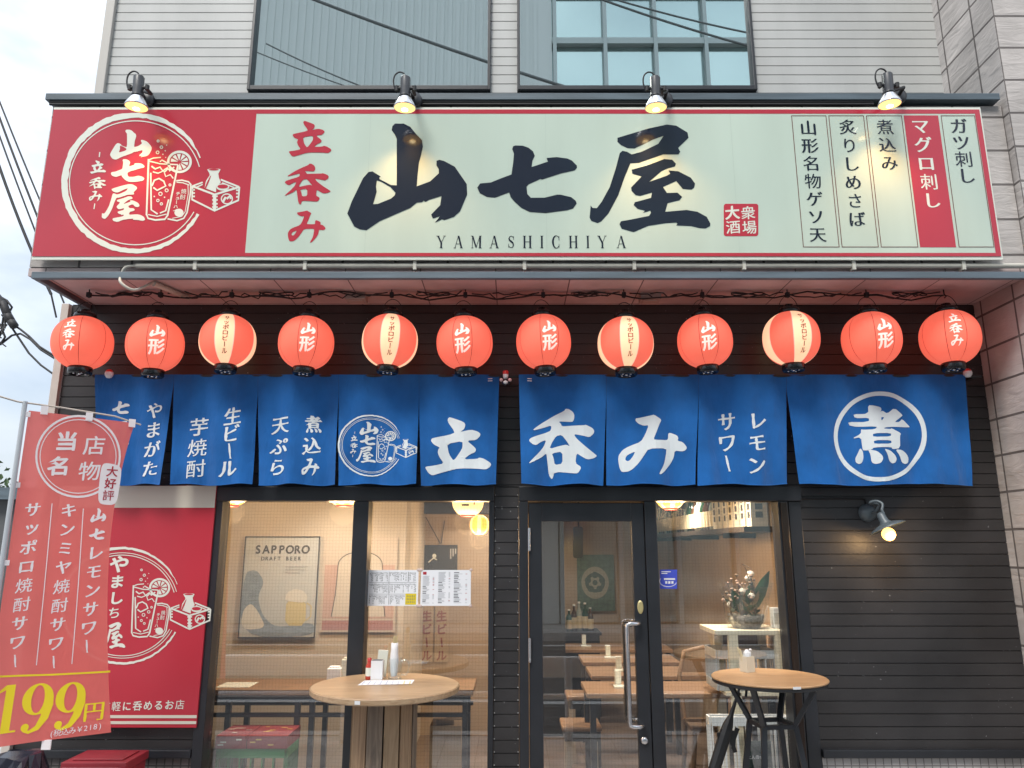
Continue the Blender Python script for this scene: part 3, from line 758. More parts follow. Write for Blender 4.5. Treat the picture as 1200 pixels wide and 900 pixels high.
# dark boarded ground floor
ZH0, ZH1 = Z_(587, YF-.03), Z_(570, YF-.03)
x_l0, x_l1 = X_(253, 572, YF), X_(264, 580, YF)
x_r0, x_r1 = X_(912, 580, YF), X_(937, 580, YF)
zbase = Z_(879, YF-.03)
s = MB()
PT = .0722
boards(s, XL + .01, x_l0, zbase, ZH1, YF, PT); boards(s, x_r1, XR - .002, zbase, ZH1, YF, PT); boards(s, XL + .01, XR - .002, ZH1, ZS, YF, PT)
px0, px1 = X_(579, 700, YF), X_(608, 700, YF)
boards(s, px0, px1, 0, ZH1, YF - .012, PT)
rn = random.Random(5); k = math.floor(.3/PT)
while k*PT < ZH1:
    for xx in (px0 + .006, px1 - .006): s.box(xx-.003, xx+.003, YF-.0145, YF-.011, k*PT+.002, k*PT+.007, 1)
    k += 1
s.build('board_siding', [m_dark, mat('chipped paint', (.5,.5,.5), .8)], bld)
s = MB(); s.box(XL+.06, XR-.002, YF+.02, YF+.05, ZH1+.02, ZS+.3); s.box(XL+.06, x_l0, YF+.02, YF+.05, 0, ZH1+.02); s.box(x_r1, XR-.002, YF+.02, YF+.05, 0, ZH1+.02); s.box(px0, px1, YF+.02, YF+.05, 0, ZH1+.02); s.build('wall_core', m_black, bld)
s = MB(); s.box(XL, x_l0-.003, YF-.035, YF+.015, zbase-.045, zbase); s.build('sill', m_darkedge, bld, bevel=.004); s = MB(); s.box(x_r1+.003, XR-.004, YF-.035, YF+.015, zbase-.045, zbase); s.build('sill', m_darkedge, bld, bevel=.004)
s = MB(); s.box(x_r1+.003, XR-.004, YF-.008, YF+.016, 0, zbase-.047); s.build('tile_base', m_smalltile, bld)
s = MB(); s.box(XL, x_l0-.003, YF-.008, YF+.016, 0, zbase-.047); s.build('tile_base', m_graytile, bld)
s = MB(); s.box(XL-.045, XL+.006, YF-.03, YF+.06, 0, ZS-.001); s.build('wall_corner', m_alu, bld, bevel=.003)

# storefront frame: header, posts, panes
def vx(px, py, Y=None): return X_(px, py, Y or (YF-.03))
hdr = MB(); hdr.box(x_l0, px0-.002, YF-.035, YG+.05, ZH0, ZH1); hdr.box(px1+.002, x_r1, YF-.035, YG+.05, ZH0, ZH1)
hdr.build('header_beam', m_darkedge, bld, bevel=.004)
xm0, xm1 = vx(414, 600), vx(432, 600)
post = [(x_l0, x_l1, 0), (xm0, xm1, 0), (vx(573,600), px0-.002, 0), (px1+.002, vx(619,640), 0), (vx(756,620), vx(770,620), 0), (vx(912,600), vx(924,600), 0), (vx(926,600), x_r1, .02)]
for a, b, dy in post:
    s = MB(); s.box(a, b, YF-.03+dy, YG+.045, 0, ZH0-.001); s.build('post', m_darkedge, bld, bevel=.004)
s = MB(); s.box(vx(914.5,600), vx(922,600), YF-.045, YF-.031, 0, ZH0-.01); s.build('jamb_strip', mat('glossy bronze strip', (.05,.035,.028), .18, .6), bld, bevel=.003)
PANES = [(post[0][1], post[1][0]), (post[1][1], post[2][0]), (post[4][1], post[5][0])]
for a, b in PANES:
    s = MB(); s.box(a+.002, b-.002, YG, YG+.006, 0.05, ZH0-.002); s.build('glass_pane', m_glass, bld)

# door
dx0, dx1 = post[3][1] + .004, post[4][0] - .004
gx0, gx1 = X_(635, 625, YF-.02), X_(740.5, 625, YF-.02)
zd1 = ZH0 - .012; zg1 = Z_(611, YF-.02)
s = MB(); s.box(dx0, gx0, YF-.02, YF+.03, .02, zd1); s.box(gx1, dx1, YF-.02, YF+.03, .02, zd1); s.box(gx0, gx1, YF-.02, YF+.03, zg1, zd1); s.box(gx0, gx1, YF-.02, YF+.03, .02, .16)
door = s.build('door', m_darkedge, bld, bevel=.004)
s = MB(); s.box(gx0, gx1, YF+.004, YF+.010, .16, zg1); s.build('door_pane', m_glass, door)
zh1, zh0 = Z_(731, YF-.08), Z_(852, YF-.08); hx0, hx1 = X_(736.5, 790, YF-.08), X_(751, 790, YF-.02)
s = MB(); s.tube([(hx1, YF-.02, zh1), (hx1-.005, YF-.06, zh1), (hx1-.03, YF-.08, zh1), (hx0+.02, YF-.08, zh1), (hx0+.004, YF-.08, zh1-.006), (hx0, YF-.08, zh1-.025), (hx0, YF-.08, zh0+.025), (hx0+.004, YF-.08, zh0+.006), (hx0+.02, YF-.08, zh0), (hx1-.03, YF-.08, zh0), (hx1-.005, YF-.06, zh0), (hx1, YF-.02, zh0)], .0135, n=12)
s.build('handle', m_steel, door)
s = MB(); s.tube([(hx0+.01, YF+.09, zh1), (hx0+.01, YF+.09, zh0)], .016, n=10); s.box(hx0, hx0+.05, YF+.03, YF+.09, zh1-.03, zh1); s.box(hx0, hx0+.05, YF+.03, YF+.09, zh0, zh0+.03); s.build('handle', m_black, door, label='black inner door handle')
for yy in (632, 762):
    s = MB(); zc = Z_(yy, YF-.035); s.tube([(dx0+.002, YF-.034, zc-.07), (dx0+.002, YF-.034, zc+.07)], .010, n=10); s.build('hinge', m_steel, door)
q = P(750.5, 711.5, YF-.02); s = MB(); s.lathe([(0,.004),(.8,.004),(1,0)], (0,0,0), n=24, smooth=False)
s.v = [Vector((q.x + v.x*.019, YF-.0205-v.z, q.z + v.y*.040)) for v in s.v]; s.build('plaque', mat('brass plaque', (.62,.52,.25), .35, .5), door)
q = P(757, 867.5, YF-.02); s = MB(); s.lathe([(0,.022),(.014,.022),(.021,.016),(.023,0)], (0,0,0), n=20)
s.v = [Vector((q.x - .01 + v.x, YF-.0205-v.z, q.z + v.y)) for v in s.v]; s.build('lock', m_steel, door)

# interior shell
xi0, xi1 = -2.72, 1.80
ZC = 2.42
s = MB(); s.box(xi0-.1, xi1+.1, YG+.06, 9.0, -.06, .004); s.build('interior_floor', m_floorin, bld)
s = MB(); s.box(xi0-.1, xi1+.1, YG+.06, 9.0, ZC, ZC+.08); s.build('interior_ceiling', m_ceil, bld)
xc = X_(474, 680, 6.05); xq = X_(632, 680, 7.4)
s = MB(); s.box(xi0-.08, xi0, YG+.06, 9.0, 0.004, ZC); s.box(xi0, xc, 6.05, 7.4, .004, ZC); s.build('interior_wall', m_wallin, bld)
s = MB(); s.box(xi0, xq, 7.4, 7.5, .004, ZC); s.box(xi0, xi1, 8.8, 8.9, .004, ZC); s.box(xi1, xi1+.08, YG+.06, 8.9, .004, ZC); s.build('interior_wall', m_wallin2, bld)
s = MB(); s.box(xq, X_(661, 680, 7.4), 7.35, 7.5, .004, ZC); s.build('partition', m_black, bld)
s = MB(); zb = Z_(602, 7.3); s.box(xc, xq, 7.25, 7.39, zb, ZC); s.build('interior_beam', m_ceil, bld)

# ------------------------------------------------------------------ main sign
xs0, xs1 = X_(38.5, 303, 4.20), X_(1174, 303, 4.20)
YS = 4.185
zs0, zs1 = Z_(304.5, YS), Z_(125.5, YS)
sg = thing('shop_sign', 'long red and pale green signboard with big black brush characters above the canopy', 'sign', ((xs0+xs1)/2, YS, zs0))
SU = Surf((0, YS, 0))
s = MB(); s.box(xs0, xs1, YS+.002, YB-.052, zs0, zs1); s.build('sign_box', m_film, sg, bevel=.003)
def zy(y): return Z_(y, YS)
s = MB()
xm_, zb_, zt_ = X_(294, 215, YS), zy(300.5), zy(128.5)
put(s, SU, [rect(xs0+.004, zb_, xm_, zt_)], 0, .0015)
s.build('red_panel', m_red, sg)
s = MB(); put(s, SU, [rect(xm_, zy(296.5), X_(1166.5,296,YS), zy(133.5))], 0, .0015); s.build('cream_panel', m_cream, sg)
s = MB()
put(s, SU, [rect(xm_, zb_, xs1-.012, zy(296.5)-.0)], 0, .0022); put(s, SU, [rect(xm_, zy(133.5), xs1-.012, zt_)], 0, .0022); put(s, SU, [rect(X_(1166.5,296,YS), zy(296.5), xs1-.012, zy(133.5))], 0, .0022)
s.build('red_border', m_red, sg)
s = MB()
for ch in '山七屋': putpx(s, SU, brush_px(ch), 0, .003)
for ch, x in zip('YAMASHICHIYA', (517,537,558,579,599,618,635,652,672,689,706,728)): roman(s, SU, ch, x, 276.5, 291, 0, .003, .86)
s.build('lettering', m_ink, sg)
s = MB()
for ch, b in (('立',(338.8,142,388.3,183.6)), ('呑',(334,192,387.4,240)), ('み',(337.4,247,381.5,284.6))): putpx(s, SU, brush_px(ch, b), 0, .003)
s.build('red_lettering', m_red, sg)
s = MB(); logo(s, SU, 0, 1, .003, (158.5, 214.5), 1.0); s.build('emblem', [m_film, m_red], sg)
s = MB()
def rrect(x0, y0, x1, y1, r, n=5):
    o = []
    for cx, cy, a in ((x1-r, y0+r, 90), (x1-r, y1-r, 0), (x0+r, y1-r, -90), (x0+r, y0+r, -180)):
        o += [(cx + r*math.cos(R(a - 90*i/n)), cy - r*math.sin(R(a - 90*i/n))) for i in range(n+1)]
    return o
putpx(s, SU, [rrect(848, 239, 888.5, 277, 3)], 0, .0025)
for ch, x, y in (('大',858,249.3),('衆',876.5,249.5),('酒',859,266.3),('場',878,266.6)): char(s, SU, ch, x, y, 17, 1, .0032, 'heavy')
s.build('seal', [m_red, m_film], sg)
s = MB(); strips = ((927,968,'山形名物ゲソ天',(947,150),(958,275),19.5),(970.5,1012,'炙りしめさば',(993,149),(1004,257),19.5),(1014.5,1056.5,'煮込み',(1037,149),(1042,191),19.5),(1058.5,1099,'マグロ刺し',(1078,148),(1092,235),20.5),(1102,1142,'ガツ刺し',(1123,148),(1132.5,206),20.5))
for x0, x1, tx, a, b, sz in strips:
    X0, X1 = X_(x0, 135, YS), X_(x1, 135, YS); Z0, Z1 = zy(290), zy(135.5); lw = .0045
    if tx[0] == 'マ': put(s, SU, [rect(X0, Z0, X1, Z1)], 1, .0025)
    else:
        put(s, SU, [rect(X0, Z0, X1, Z1), rect(X0+lw, Z0+lw, X1-lw, Z1-lw)], 2, .0025)
    column(s, SU, tx, a, b, sz, 3 if tx[0] == 'マ' else 0, .0032, 'minchob' if tx[0] == 'マ' else 'mincho')
s.build('menu_strip', [m_ink, m_red, m_line, m_film], sg)

for x in (431, 640, 861): xx = X_(x, 215, YS); s = MB(); put(s, SU, [rect(xx-.0012, zy(296), xx+.0012, zy(134))], 0, .0019); s.build('panel_seam', mat('seam film', (.42,.51,.44), .3), sg)
# ------------------------------------------------------------------ spotlights over the sign
m_lens = mat('lit lamp face', (1,.75,.35), .4, emit=(1,.55,.16), es=1.1)
m_filament = mat('hot filament', (1,.85,.6), .4, emit=(1,.74,.36), es=9)
m_reflector = mat('silvered lamp glass', (.62,.62,.64), .22, .75)
def spotlight(px, py, label):
    Y0 = 4.00
    c = P(px, py, Y0)
    t = thing('spotlight', label, 'spotlight', c, 'spotlights above the shop sign')
    tilt = Matrix.Rotation(R(3), 3, 'X')          # mouth leans back to the sign
    A = lambda x, y, z: c + tilt @ Vector((x, y, z))
    b = MB(); b.lathe([(0,.165),(.026,.165),(.031,.158),(.031,.045),(.036,.043),(.036,.030),(.02,.03)], c, rot=tilt, n=24); b.build('housing', m_darkedge, t)
    b = MB(); b.lathe([(.034,.030),(.040,.018),(.058,-.012),(.066,-.030),(.066,-.036),(.062,-.037)], c, rot=tilt, n=32); b.build('reflector', m_reflector, t)
    b = MB(); b.lathe([(.0625,-.035),(.045,-.042),(.02,-.046),(0.0,-.047)], c, rot=tilt, n=28); fl = b.build('lamp_face', m_lens, t)
    b = MB(); b.lathe([(0,-.046),(.012,-.0475),(.019,-.049),(.012,-.053),(0,-.054)], c, rot=tilt, n=16); b.build('filament', m_filament, fl)
    mnt = P(px + 10, py - 3, YB-.07); mnt.y = YB - .055
    b = MB(); b.lathe([(0,0),(.052,0),(.055,.010),(.050,.030),(.02,.036),(0,.036)], mnt, rot=Matrix.Rotation(R(90), 3, 'X'), n=28); b.build('mount', m_darkedge, t)
    b = MB(); k = A(.045, 0, .09); b.tube([mnt + Vector((0,-.03,0)), mnt + Vector((0,-.09,.012)), k + Vector((.004,.06,.0)), k], .011, n=10); b.tube([A(-.05,0,.09), A(.055,0,.09)], .010, n=10); b.tube([A(-.05,0,.075), A(-.05,0,.105)], .013, n=8); b.tube([A(.055,0,.075), A(.055,0,.105)], .013, n=8)
    b.build('arm', m_black, t)
    b = MB(); b.tube(smooth([A(0,0,.165), A(-.012,0,.19), A(-.04,.0,.198), A(-.066,0,.175), A(-.072,0,.13), A(-.06,0,.085), A(-.045,.01,.075)], 4), .0048, n=8); b.build('cord', m_rubber, t)
    ld = bpy.data.lights.new('spotlight_beam', 'SPOT'); ld.energy = 11; ld.color = (1, .54, .18); ld.spot_size = R(110); ld.spot_blend = 1.0; ld.shadow_soft_size = .045
    lo = bpy.data.objects.new('spotlight_beam', ld); COL.objects.link(lo); lo.parent = t
    q = A(0, 0, -.075) - c; lo.location = q
    d = tilt @ Vector((0, 0, 1)); lo.rotation_euler = d.to_track_quat('Z', 'Y').to_euler()
for px, py, lb in ((160.5,119,'lit black spotlight over the red emblem end of the signboard'), (474.5,120,'lit black spotlight over the first big black brush character'), (768.5,120,'lit black spotlight over the third and widest black brush character'), (1042,116,'lit black spotlight over the menu strips at the end of the signboard')):
    spotlight(px, py, lb)

# ------------------------------------------------------------------ red lanterns
m_lred = paper_glow('glowing red paper', (.74,.125,.078), .56)
m_lpeach = paper_glow('glowing peach paper', (.84,.50,.30), .64)
m_lseam = mat('lantern seam', (.32,.02,.015), .8, emit=(.3,.02,.015), es=.25)
m_lpink = paper_glow('pink lantern edge', (.78,.34,.30), .5)
m_lwhite = mat('lantern white ink', (.80,.62,.56), .8, emit=(.85,.55,.47), es=.5)
m_lblack = mat('glossy black lacquer', (.010,.010,.012), .18)
m_lcode = mat('dark red lantern ink', (.25,.05,.03), .8)
LR, LH = .174, .172
def lprof(z):
    q = min(1, abs(z) / (LH * 1.02)); return LR * (1 - q**2.25) ** .5
def lantern(kind, text):
    root = thing('paper_lantern', 'x', 'lantern', (0, 0, 0), 'red paper lanterns under the canopy')
    zz = [-.164 + .328*i/88 for i in range(89)]
    prof = [(lprof(z) - (.0026 if i % 2 else 0), z) for i, z in enumerate(zz)]
    angs, mats = [], []
    seams = (0,1,2,3)
    for q in range(4):
        a0 = 90*q - 20
        for a, mm in ((0,3),(1.2,1 if kind else 0),(9,1 if kind else 0),(19,1 if kind else 0),(29,1 if kind else 0),(38.8,3),(40,0),(46,0),(53,0),(62,0),(72,0),(81,0)):
            angs.append(R(a0 + a)); mats.append({3: (4 if kind else 3)}.get(mm, mm))
    b = MB(); b.lathe(prof, (0,0,0), angs=angs, mats=mats)
    sf = Surf((0,0,0))
    def lp(a, z, l=0):
        r = lprof(z) + .0022 + l; th = a / LR
        return Vector((r*math.sin(th), -r*math.cos(th), z))
    sf.pt = lp
    if kind:
        for i, ch in enumerate('サッポロビール'):
            gl = glyph(ch, 'bold')
            if ch == 'ー': gl = [[(y, -x) for x, y in l] for l in gl]
            z0 = .112 - i*.0365; put(b, sf, [[(.005 + x*.040, z0 + y*.036) for x, y in l] for l in gl], 5, .0, .02)
    else:
        n = len(text); st = .096 if n == 2 else .072; sz = .098 if n == 2 else .078
        for i, ch in enumerate(text):
            z0 = (.048 if n == 2 else .082) - i*st
            if ch in BR: gl = [[(x, -y) for x, y in l] for l in brush_px(ch, (-.46,-.42,.46,.42))]
            else: gl = glyph(ch, 'heavy')
            put(b, sf, [[(x*sz, z0 + y*sz) for x, y in l] for l in gl], 2, .0, .02)
    b.build('paper_shade', [m_lred, m_lpeach, m_lwhite, m_lseam, m_lpink, m_lcode], root)
    b = MB(); r0 = lprof(.164); b.lathe([(r0,.162),(r0+.004,.165),(r0-.002,.192),(r0-.012,.200),(.035,.202),(.028,.222),(0,.225)], (0,0,0), n=28); b.build('top_cap', m_lblack, root)
    b = MB(); b.lathe([(r0,-.162),(r0+.004,-.165),(r0+.003,-.202),(r0-.003,-.210),(r0-.012,-.210),(r0-.014,-.204),(0,-.204)], (0,0,0), n=28)
    for k in range(4):
        a = R(45+90*k); b.lathe([(0,.004),(.006,.003),(.007,0)], (.034*math.sin(a), -.034*math.cos(a), -.205), rot=Matrix.Rotation(R(180),3,'X'), n=8, m=1)
    b.lathe([(0,.006),(.008,.004),(.010,0)], (0,0,-.205), rot=Matrix.Rotation(R(180),3,'X'), n=10, m=1)
    b.build('bottom_cap', [m_lblack, m_steel], root)
    b = MB(); b.tube([(.068*math.cos(R(a)), 0, .165 + .115*math.sin(R(a))) for a in range(0, 181, 12)], .0022, n=6); b.build('hanger', m_rubber, root)
    return root
protos = {'y': lantern(0, '山形'), 's': lantern(1, ''), 't': lantern(0, '立呑み')}
used = {}
LN = [(97,402,'t',-27,'red lantern lettered with three characters at the sky end of the row'), (182,404,'y',2,'red lantern with two white characters, directly beside the lantern at the sky end'),
 (267,400,'s',-8,'red and peach striped lantern hanging over the red emblem half of the sign'), (359,402,'y',2,'red lantern between the two striped lanterns nearest the sky'),
 (457,400,'s',0,'red and peach striped lantern above the round emblem on the blue curtain'), (544.5,402,'y',-5,'red lantern with two white characters over the last panel of the longer curtain'),
 (637,401,'y',13,'red lantern over the gap edge, above the first panel of the shorter curtain'), (733,403,'s',9,'red and peach striped lantern above the second panel of the shorter curtain'),
 (826,400,'y',9,'red lantern between the striped lanterns over the shorter curtain'), (927,397,'s',25,'striped lantern turned sideways showing a broad peach side, over the curtain slit'),
 (1021,398,'y',28,'red lantern with its two white characters turned toward the stone pillar, over the ringed character'), (1113,396,'t',13,'red lantern lettered with three characters beside the stone pillar')]
LPOS = []
YLN = 4.50
for px, py, kd, yaw, lb in LN:
    o = copy_tree(protos[kd]) if kd in used else protos[kd]
    used[kd] = 1
    c = P(px, py, YLN); LPOS.append(c)
    o.location = c; o.rotation_euler = (R(random.uniform(-3,3)), R(random.uniform(-3,3)), R(yaw) + math.atan2(-c.x, c.y)); o['label'] = lb
    o.scale = (random.uniform(.975,1.02),)*2 + (random.uniform(.97,1.02),)
# hooks and the black supply cord
b = MB(); rr = random.Random(4)
for c in LPOS:
    b.tube([(c.x, c.y, ZS), (c.x, c.y, ZS-.03), (c.x+.012, c.y, ZS-.045), (c.x, c.y, ZS-.055)], .004, n=6)
pts = []
for i, c in enumerate(LPOS):
    pts.append(Vector((c.x, c.y+.01, ZS-.035)))
    if i < len(LPOS)-1:
        e = LPOS[i+1]
        for k in range(1, 8):
            t = k/8; pts.append(Vector((c.x + (e.x-c.x)*t, c.y + .02 + .03*math.sin(t*math.pi*2+i), ZS-.035 + rr.uniform(.0,.012) - .022*math.sin(t*math.pi) * (1 if i % 3 else -.6))))
b.tube(pts, .0055, n=6)
for i in range(len(LPOS)-1):
    c, e = LPOS[i], LPOS[i+1]
    for q in range(2):
        t0, t1 = (.08, .7) if q else (.35, .95); pp = []
        for k in range(9):
            t = t0 + (t1-t0)*k/8; pp.append(Vector((c.x + (e.x-c.x)*t, c.y + .03*q + rr.uniform(-.025,.03), ZS-.018 - .03*math.sin(k/8*math.pi)*rr.uniform(.2,1) )))
        b.tube(pp, .0042, n=6)
    if i % 2 == 0:
        cx = c.x + (e.x-c.x)*rr.uniform(.3,.6); b.tube([Vector((cx + .11*math.cos(a/14*6.9), c.y+.02+.02*math.sin(a), ZS-.022+.018*math.sin(a/14*6.9*2))) for a in range(15)], .004, n=6)
    b.box(c.x-.012, c.x+.012, c.y-.012, c.y+.012, ZS-.05, ZS-.02)
b.build('supply_cord', m_rubber, label='tangled black supply cord strung along the pink soffit above the lanterns', cat='cord', loc=(0, YLN, ZS-.03))
for px, lb in ((418,'small pale junction box on the soffit between the fourth and fifth lanterns from the sky'), (761,'small pale junction box on the soffit between the eighth and ninth lanterns from the sky')):
    c = P(px, 349 if px < 500 else 341, 4.6); b = MB(); b.box(c.x-.065, c.x+.065, 4.55, 4.65, ZS-.045, ZS-.001); b.obox((c.x, 4.60, ZS-.049), (.05,.035,.003)); b.build('junction_box', mat('pinkish box plastic', (.42,.36,.33), .5), label=lb, cat='junction box', group='junction boxes on the soffit', loc=(c.x, 4.6, ZS), bevel=.004)

# ------------------------------------------------------------------ blue shop curtains
YN = 4.63
ZR = Z_(439.5, YN)
def nfold(a, b):
    t = max(0, (ZR - b)) / .75
    return (.010*math.sin(a*17.0 + .6*math.sin(a*5)) + .006*math.sin(a*41 + 1.3 + b*3) + .004*math.sin(a*9 - b*11)) * (.35 + 1.25*t)
SN = Surf((0, YN, 0), fold=nfold)
def npanel(root, tl, tr, bl, br, slit_l, slit_r, draw):
    b = MB(); nx, nz = 40, 26; vs = []
    for j in range(nz+1):
        v = j/nz; py = 439 + (568 - 439)*v
        for i in range(nx+1):
            u = i/nx
            sl = max(0, (v*129 - slit_l)) / max(1, 129 - slit_l); sr = max(0, (v*129 - slit_r)) / max(1, 129 - slit_r)
            xl = tl + (bl - tl) * sl; xr = tr + (br - tr) * sr
            a, z = SN.at(xl + (xr-xl)*u, py + (1.2*math.sin(u*9 + tl) * v))
            vs.append(SN.pt(a, z))
    fs = [(j*(nx+1)+i, (j+1)*(nx+1)+i, (j+1)*(nx+1)+i+1, j*(nx+1)+i+1) for j in range(nz) for i in range(nx)]
    b.add(vs, fs, 0, True)
    # rolled hem at the bottom
    hem = [vs[nz*(nx+1)+i] + Vector((0, -.002, .002)) for i in range(nx+1)]; b.tube(hem, .0035, 0, 6)
    draw(b)
    return b.build('curtain_panel', [m_blue, m_clothwhite], root)
def ncol(*cols):
    def f(b):
        for tx, p0, p1, sz in cols: column(b, SN, tx, p0, p1, sz, 1, .0022, 'brush', .03)
    return f
nl = thing('noren_curtain', 'longer blue shop curtain of five panels with the round white emblem', 'curtain', ((P(348,439,YN).x), YN, ZR), 'blue shop curtains')
npanel(nl, 111, 204, 113, 189, 20, 12, ncol(('やまがた',(181.5,481),(176,549),20),('七日町',(142,478),(139.5,528),21)))
npanel(nl, 204.2, 302, 201, 295, 20, 22, ncol(('生ビール',(273.5,488),(267.5,549),22),('芋焼酎',(233,500),(229,549),22)))
npanel(nl, 302.2, 397, 302.5, 392.5, 24, 24, ncol(('煮込み',(367,497),(364,547),22),('天ぷら',(328.5,498),(325,547),22)))
npanel(nl, 397.2, 491, 397.5, 488, 24, 28, lambda b: logo(b, SN, 1, 0, .0022, (434.5,522), .445, cut=.03, thick=.62))
npanel(nl, 491.2, 585, 493.5, 581, 40, 2, lambda b: putpx(b, SN, brush_px('立'), 1, .0022, .03))
nr = thing('noren_curtain', 'shorter blue shop curtain of four panels with a ringed white character', 'curtain', ((P(870,439,YN).x), YN, ZR), 'blue shop curtains')
npanel(nr, 608, 710.5, 611, 707, 2, 24, lambda b: putpx(b, SN, brush_px('呑'), 1, .0022, .03))
npanel(nr, 710.7, 818, 710.5, 815, 24, 24, lambda b: putpx(b, SN, brush_px('み'), 1, .0022, .03))
npanel(nr, 818.2, 922, 817.5, 923, 24, 20, ncol(('レモン',(887.5,493),(886,545),23),('サワー',(852,494),(853,543),23)))
def dring(b):
    putpx(b, SN, brush_px('煮'), 1, .0022, .03)
    c = (970 + 457/7.5, 450 + 462/7.5)
    putpx(b, SN, [ell(c[0], c[1], 54, 52.8, 64), ell(c[0], c[1], 48.8, 47.8, 64)], 1, .0022, .03)
npanel(nr, 922.2, 1131, 938, 1141.5, 18, 2, dring)
b = MB(); b.tube([(P(112,439,YN).x - .02, YN+.012, ZR-.004), (P(1150,438,YN).x, YN+.012, ZR-.004)], .011, n=10)
for px in (128, 596, 1142): x = P(px,439,YN).x; b.box(x-.012, x+.012, YN+.012, YF, ZR-.02, ZR+.012)
b.build('curtain_rod', m_black, label='black rod carrying both blue curtains under the lanterns', cat='rod', loc=(0, YN, ZR))
m_cap = mat('red gloss paint', (.5,.03,.03), .3)
def knob(px, py, lb):
    c = P(px, py, YN-.03); b = MB(); b.lathe([(0,-.030),(.014,-.027),(.024,-.012),(.026,.0),(.024,.010)], c, n=20); b.lathe([(.024,.010),(.018,.022),(.008,.028),(0,.029)], c, m=1, n=20); b.tube([c + Vector((0,.01,0)), c + Vector((0,.05,0))], .006, 1); b.build('curtain_finial', [m_whitegloss, m_cap], label=lb, cat='finial', group='red and white knobs on the curtain rod', loc=c)
knob(128, 438, 'small red and white knob under the lantern at the sky end'); knob(1134, 437, 'small red and white knob beside the stone pillar')
c = P(592.5, 441, YN-.03)
orn = thing('rod_ornament', 'tiny red capped figure clipped to the rod between the two curtains', 'ornament', c)
b = MB(); b.lathe([(0,-.020),(.014,-.016),(.018,.0),(.018,.012)], c, n=18); b.lathe([(.0185,.012),(.019,.030),(.014,.036),(0,.037)], c, m=1, n=18); b.build('head', [m_whitegloss, m_cap], orn)
b = MB(); b.lathe([(0,-.062),(.016,-.056),(.028,-.035),(.014,-.02),(0,-.018)], c, n=18); b.build('body', mat('dark glaze', (.03,.025,.03), .25), orn)
for sx in (-1, 1):
    b = MB(); b.lathe([(0,-.012),(.009,-.008),(.012,0),(.009,.008),(0,.012)], c + Vector((sx*.027, -.012, -.026)), n=14); b.build('hand', mat('pink glaze', (.7,.45,.45), .3), orn)
b = MB(); b.lathe([(0,-.05),(.012,-.046),(.016,-.036),(.008,-.03),(0,-.028)], c + Vector((0,-.02,-.004)), n=14); b.build('belly', m_whitegloss, orn)
for px, q in ((577,-1),(618,1)):
    b = MB(); z = ZR-.03
    for k in range(2): b.tube([(P(px,445,YN-.02).x + q*.0, YN-.03, z-.014*k), (P(px+q*5,445,YN).x, YN-.032, z-.014*k-.002)], .0028, n=6)
    b.build('tie_string', m_white, nl if q < 0 else nr)

# ------------------------------------------------------------------ red wall poster board
YP = 4.755
x0p, x1p = XL + .12, X_(253.5, 575, YP)
zp0, zp1 = Z_(853, YP), Z_(569, YP)
wp = thing('wall_poster', 'big red poster board with white drinks emblem on the boarded wall behind the banner', 'poster', ((x0p+x1p)/2, YP, zp0))
s = MB(); s.box(x0p, x1p, YP, YF-.003, zp0, zp1); s.build('board', m_redsat, wp, bevel=.003)
SP = Surf((0, YP, 0))
s = MB(); put(s, SP, [rect(x0p+.002, Z_(595,YP), x1p-.002, zp1-.002)], 0, .0015)
s.build('cream_band', mat('poster cream', (.66,.64,.54), .3), wp); s = MB(); put(s, SP, [rect(x0p+.002, Z_(841.5,YP), x1p-.002, Z_(838,YP))], 0, .0015); s.build('cream_stripe', mat('poster cream', (.66,.64,.54), .3), wp); s = MB(); put(s, SP, [rect(x0p+.002, Z_(848.5,YP), x1p-.002, Z_(845,YP))], 0, .0015)
s.build('cream_stripe', mat('poster cream', (.66,.64,.54), .3), wp)
s = MB(); logo(s, SP, 0, 1, .002, (143, 709.5), .85, thick=.6, kana=True)
for ch, x, y, z_ in (('や',140,661,21),('ま',137.5,681.5,16),('し',136.5,700.5,16),('ち',134,718,14)): char(s, SP, ch, x, y, z_, 0, .002, 'heavy', sx=1.15)
putpx(s, SP, brush_px('屋', (122, 729, 147, 760)), 0, .002)
column(s, SP, '気軽に呑めるお店', (124,828), (211,825.5), 11.5, 0, .002, 'bold', vert=False)
s.build('print', [m_film, m_redsat], wp)

# ------------------------------------------------------------------ banner flag in front
tl = P(33, 481, 3.75)
d = ray(158, 496); trp = CP + d * ((tl.z - .015 - HC) / d.z)
U = Vector((trp.x - tl.x, trp.y - tl.y, 0))
def bfold(a, b): return .012*math.sin(a*9 + b*2.1) * min(1, .2 + abs(b)) + .008*math.sin(b*6 + a*3)
SB = Surf(tl, U, (0,0,1), fold=bfold)
m_flag = cloth_mat('red banner polyester', (.93,.235,.21), .6, clear=.07, var=.03, crease=.1)
m_flagw = mat('white dye on banner', (.88,.82,.83), .9); m_flagy = mat('yellow dye on banner', (.92,.72,.03), .9); m_flagr = mat('red dye on badge', (.45,.03,.05), .9)
wB = U.length
zB0 = SB.at(130, 858)[1]
bn = thing('banner_flag', 'tall red advertising banner on a pale pole with a big yellow 199', 'banner', (tl.x, tl.y, 0))
b = MB(); nx, nz = 14, 40
xbr = SB.at(130, 858)[0]
vs = []
for j in range(nz+1):
    v = j/nz
    for i in range(nx+1):
        u = i/nx; a = .003 + (wB + (xbr - wB)*v - .075*math.sin(math.pi*v**.85) - .003)*u
        vs.append(SB.pt(a, (zB0)*v - (.015*u) + .015*u*v))
fs = [(j*(nx+1)+i, (j+1)*(nx+1)+i, (j+1)*(nx+1)+i+1, j*(nx+1)+i+1) for j in range(nz) for i in range(nx)]
b.add(vs, fs, 0, True)
C = .06
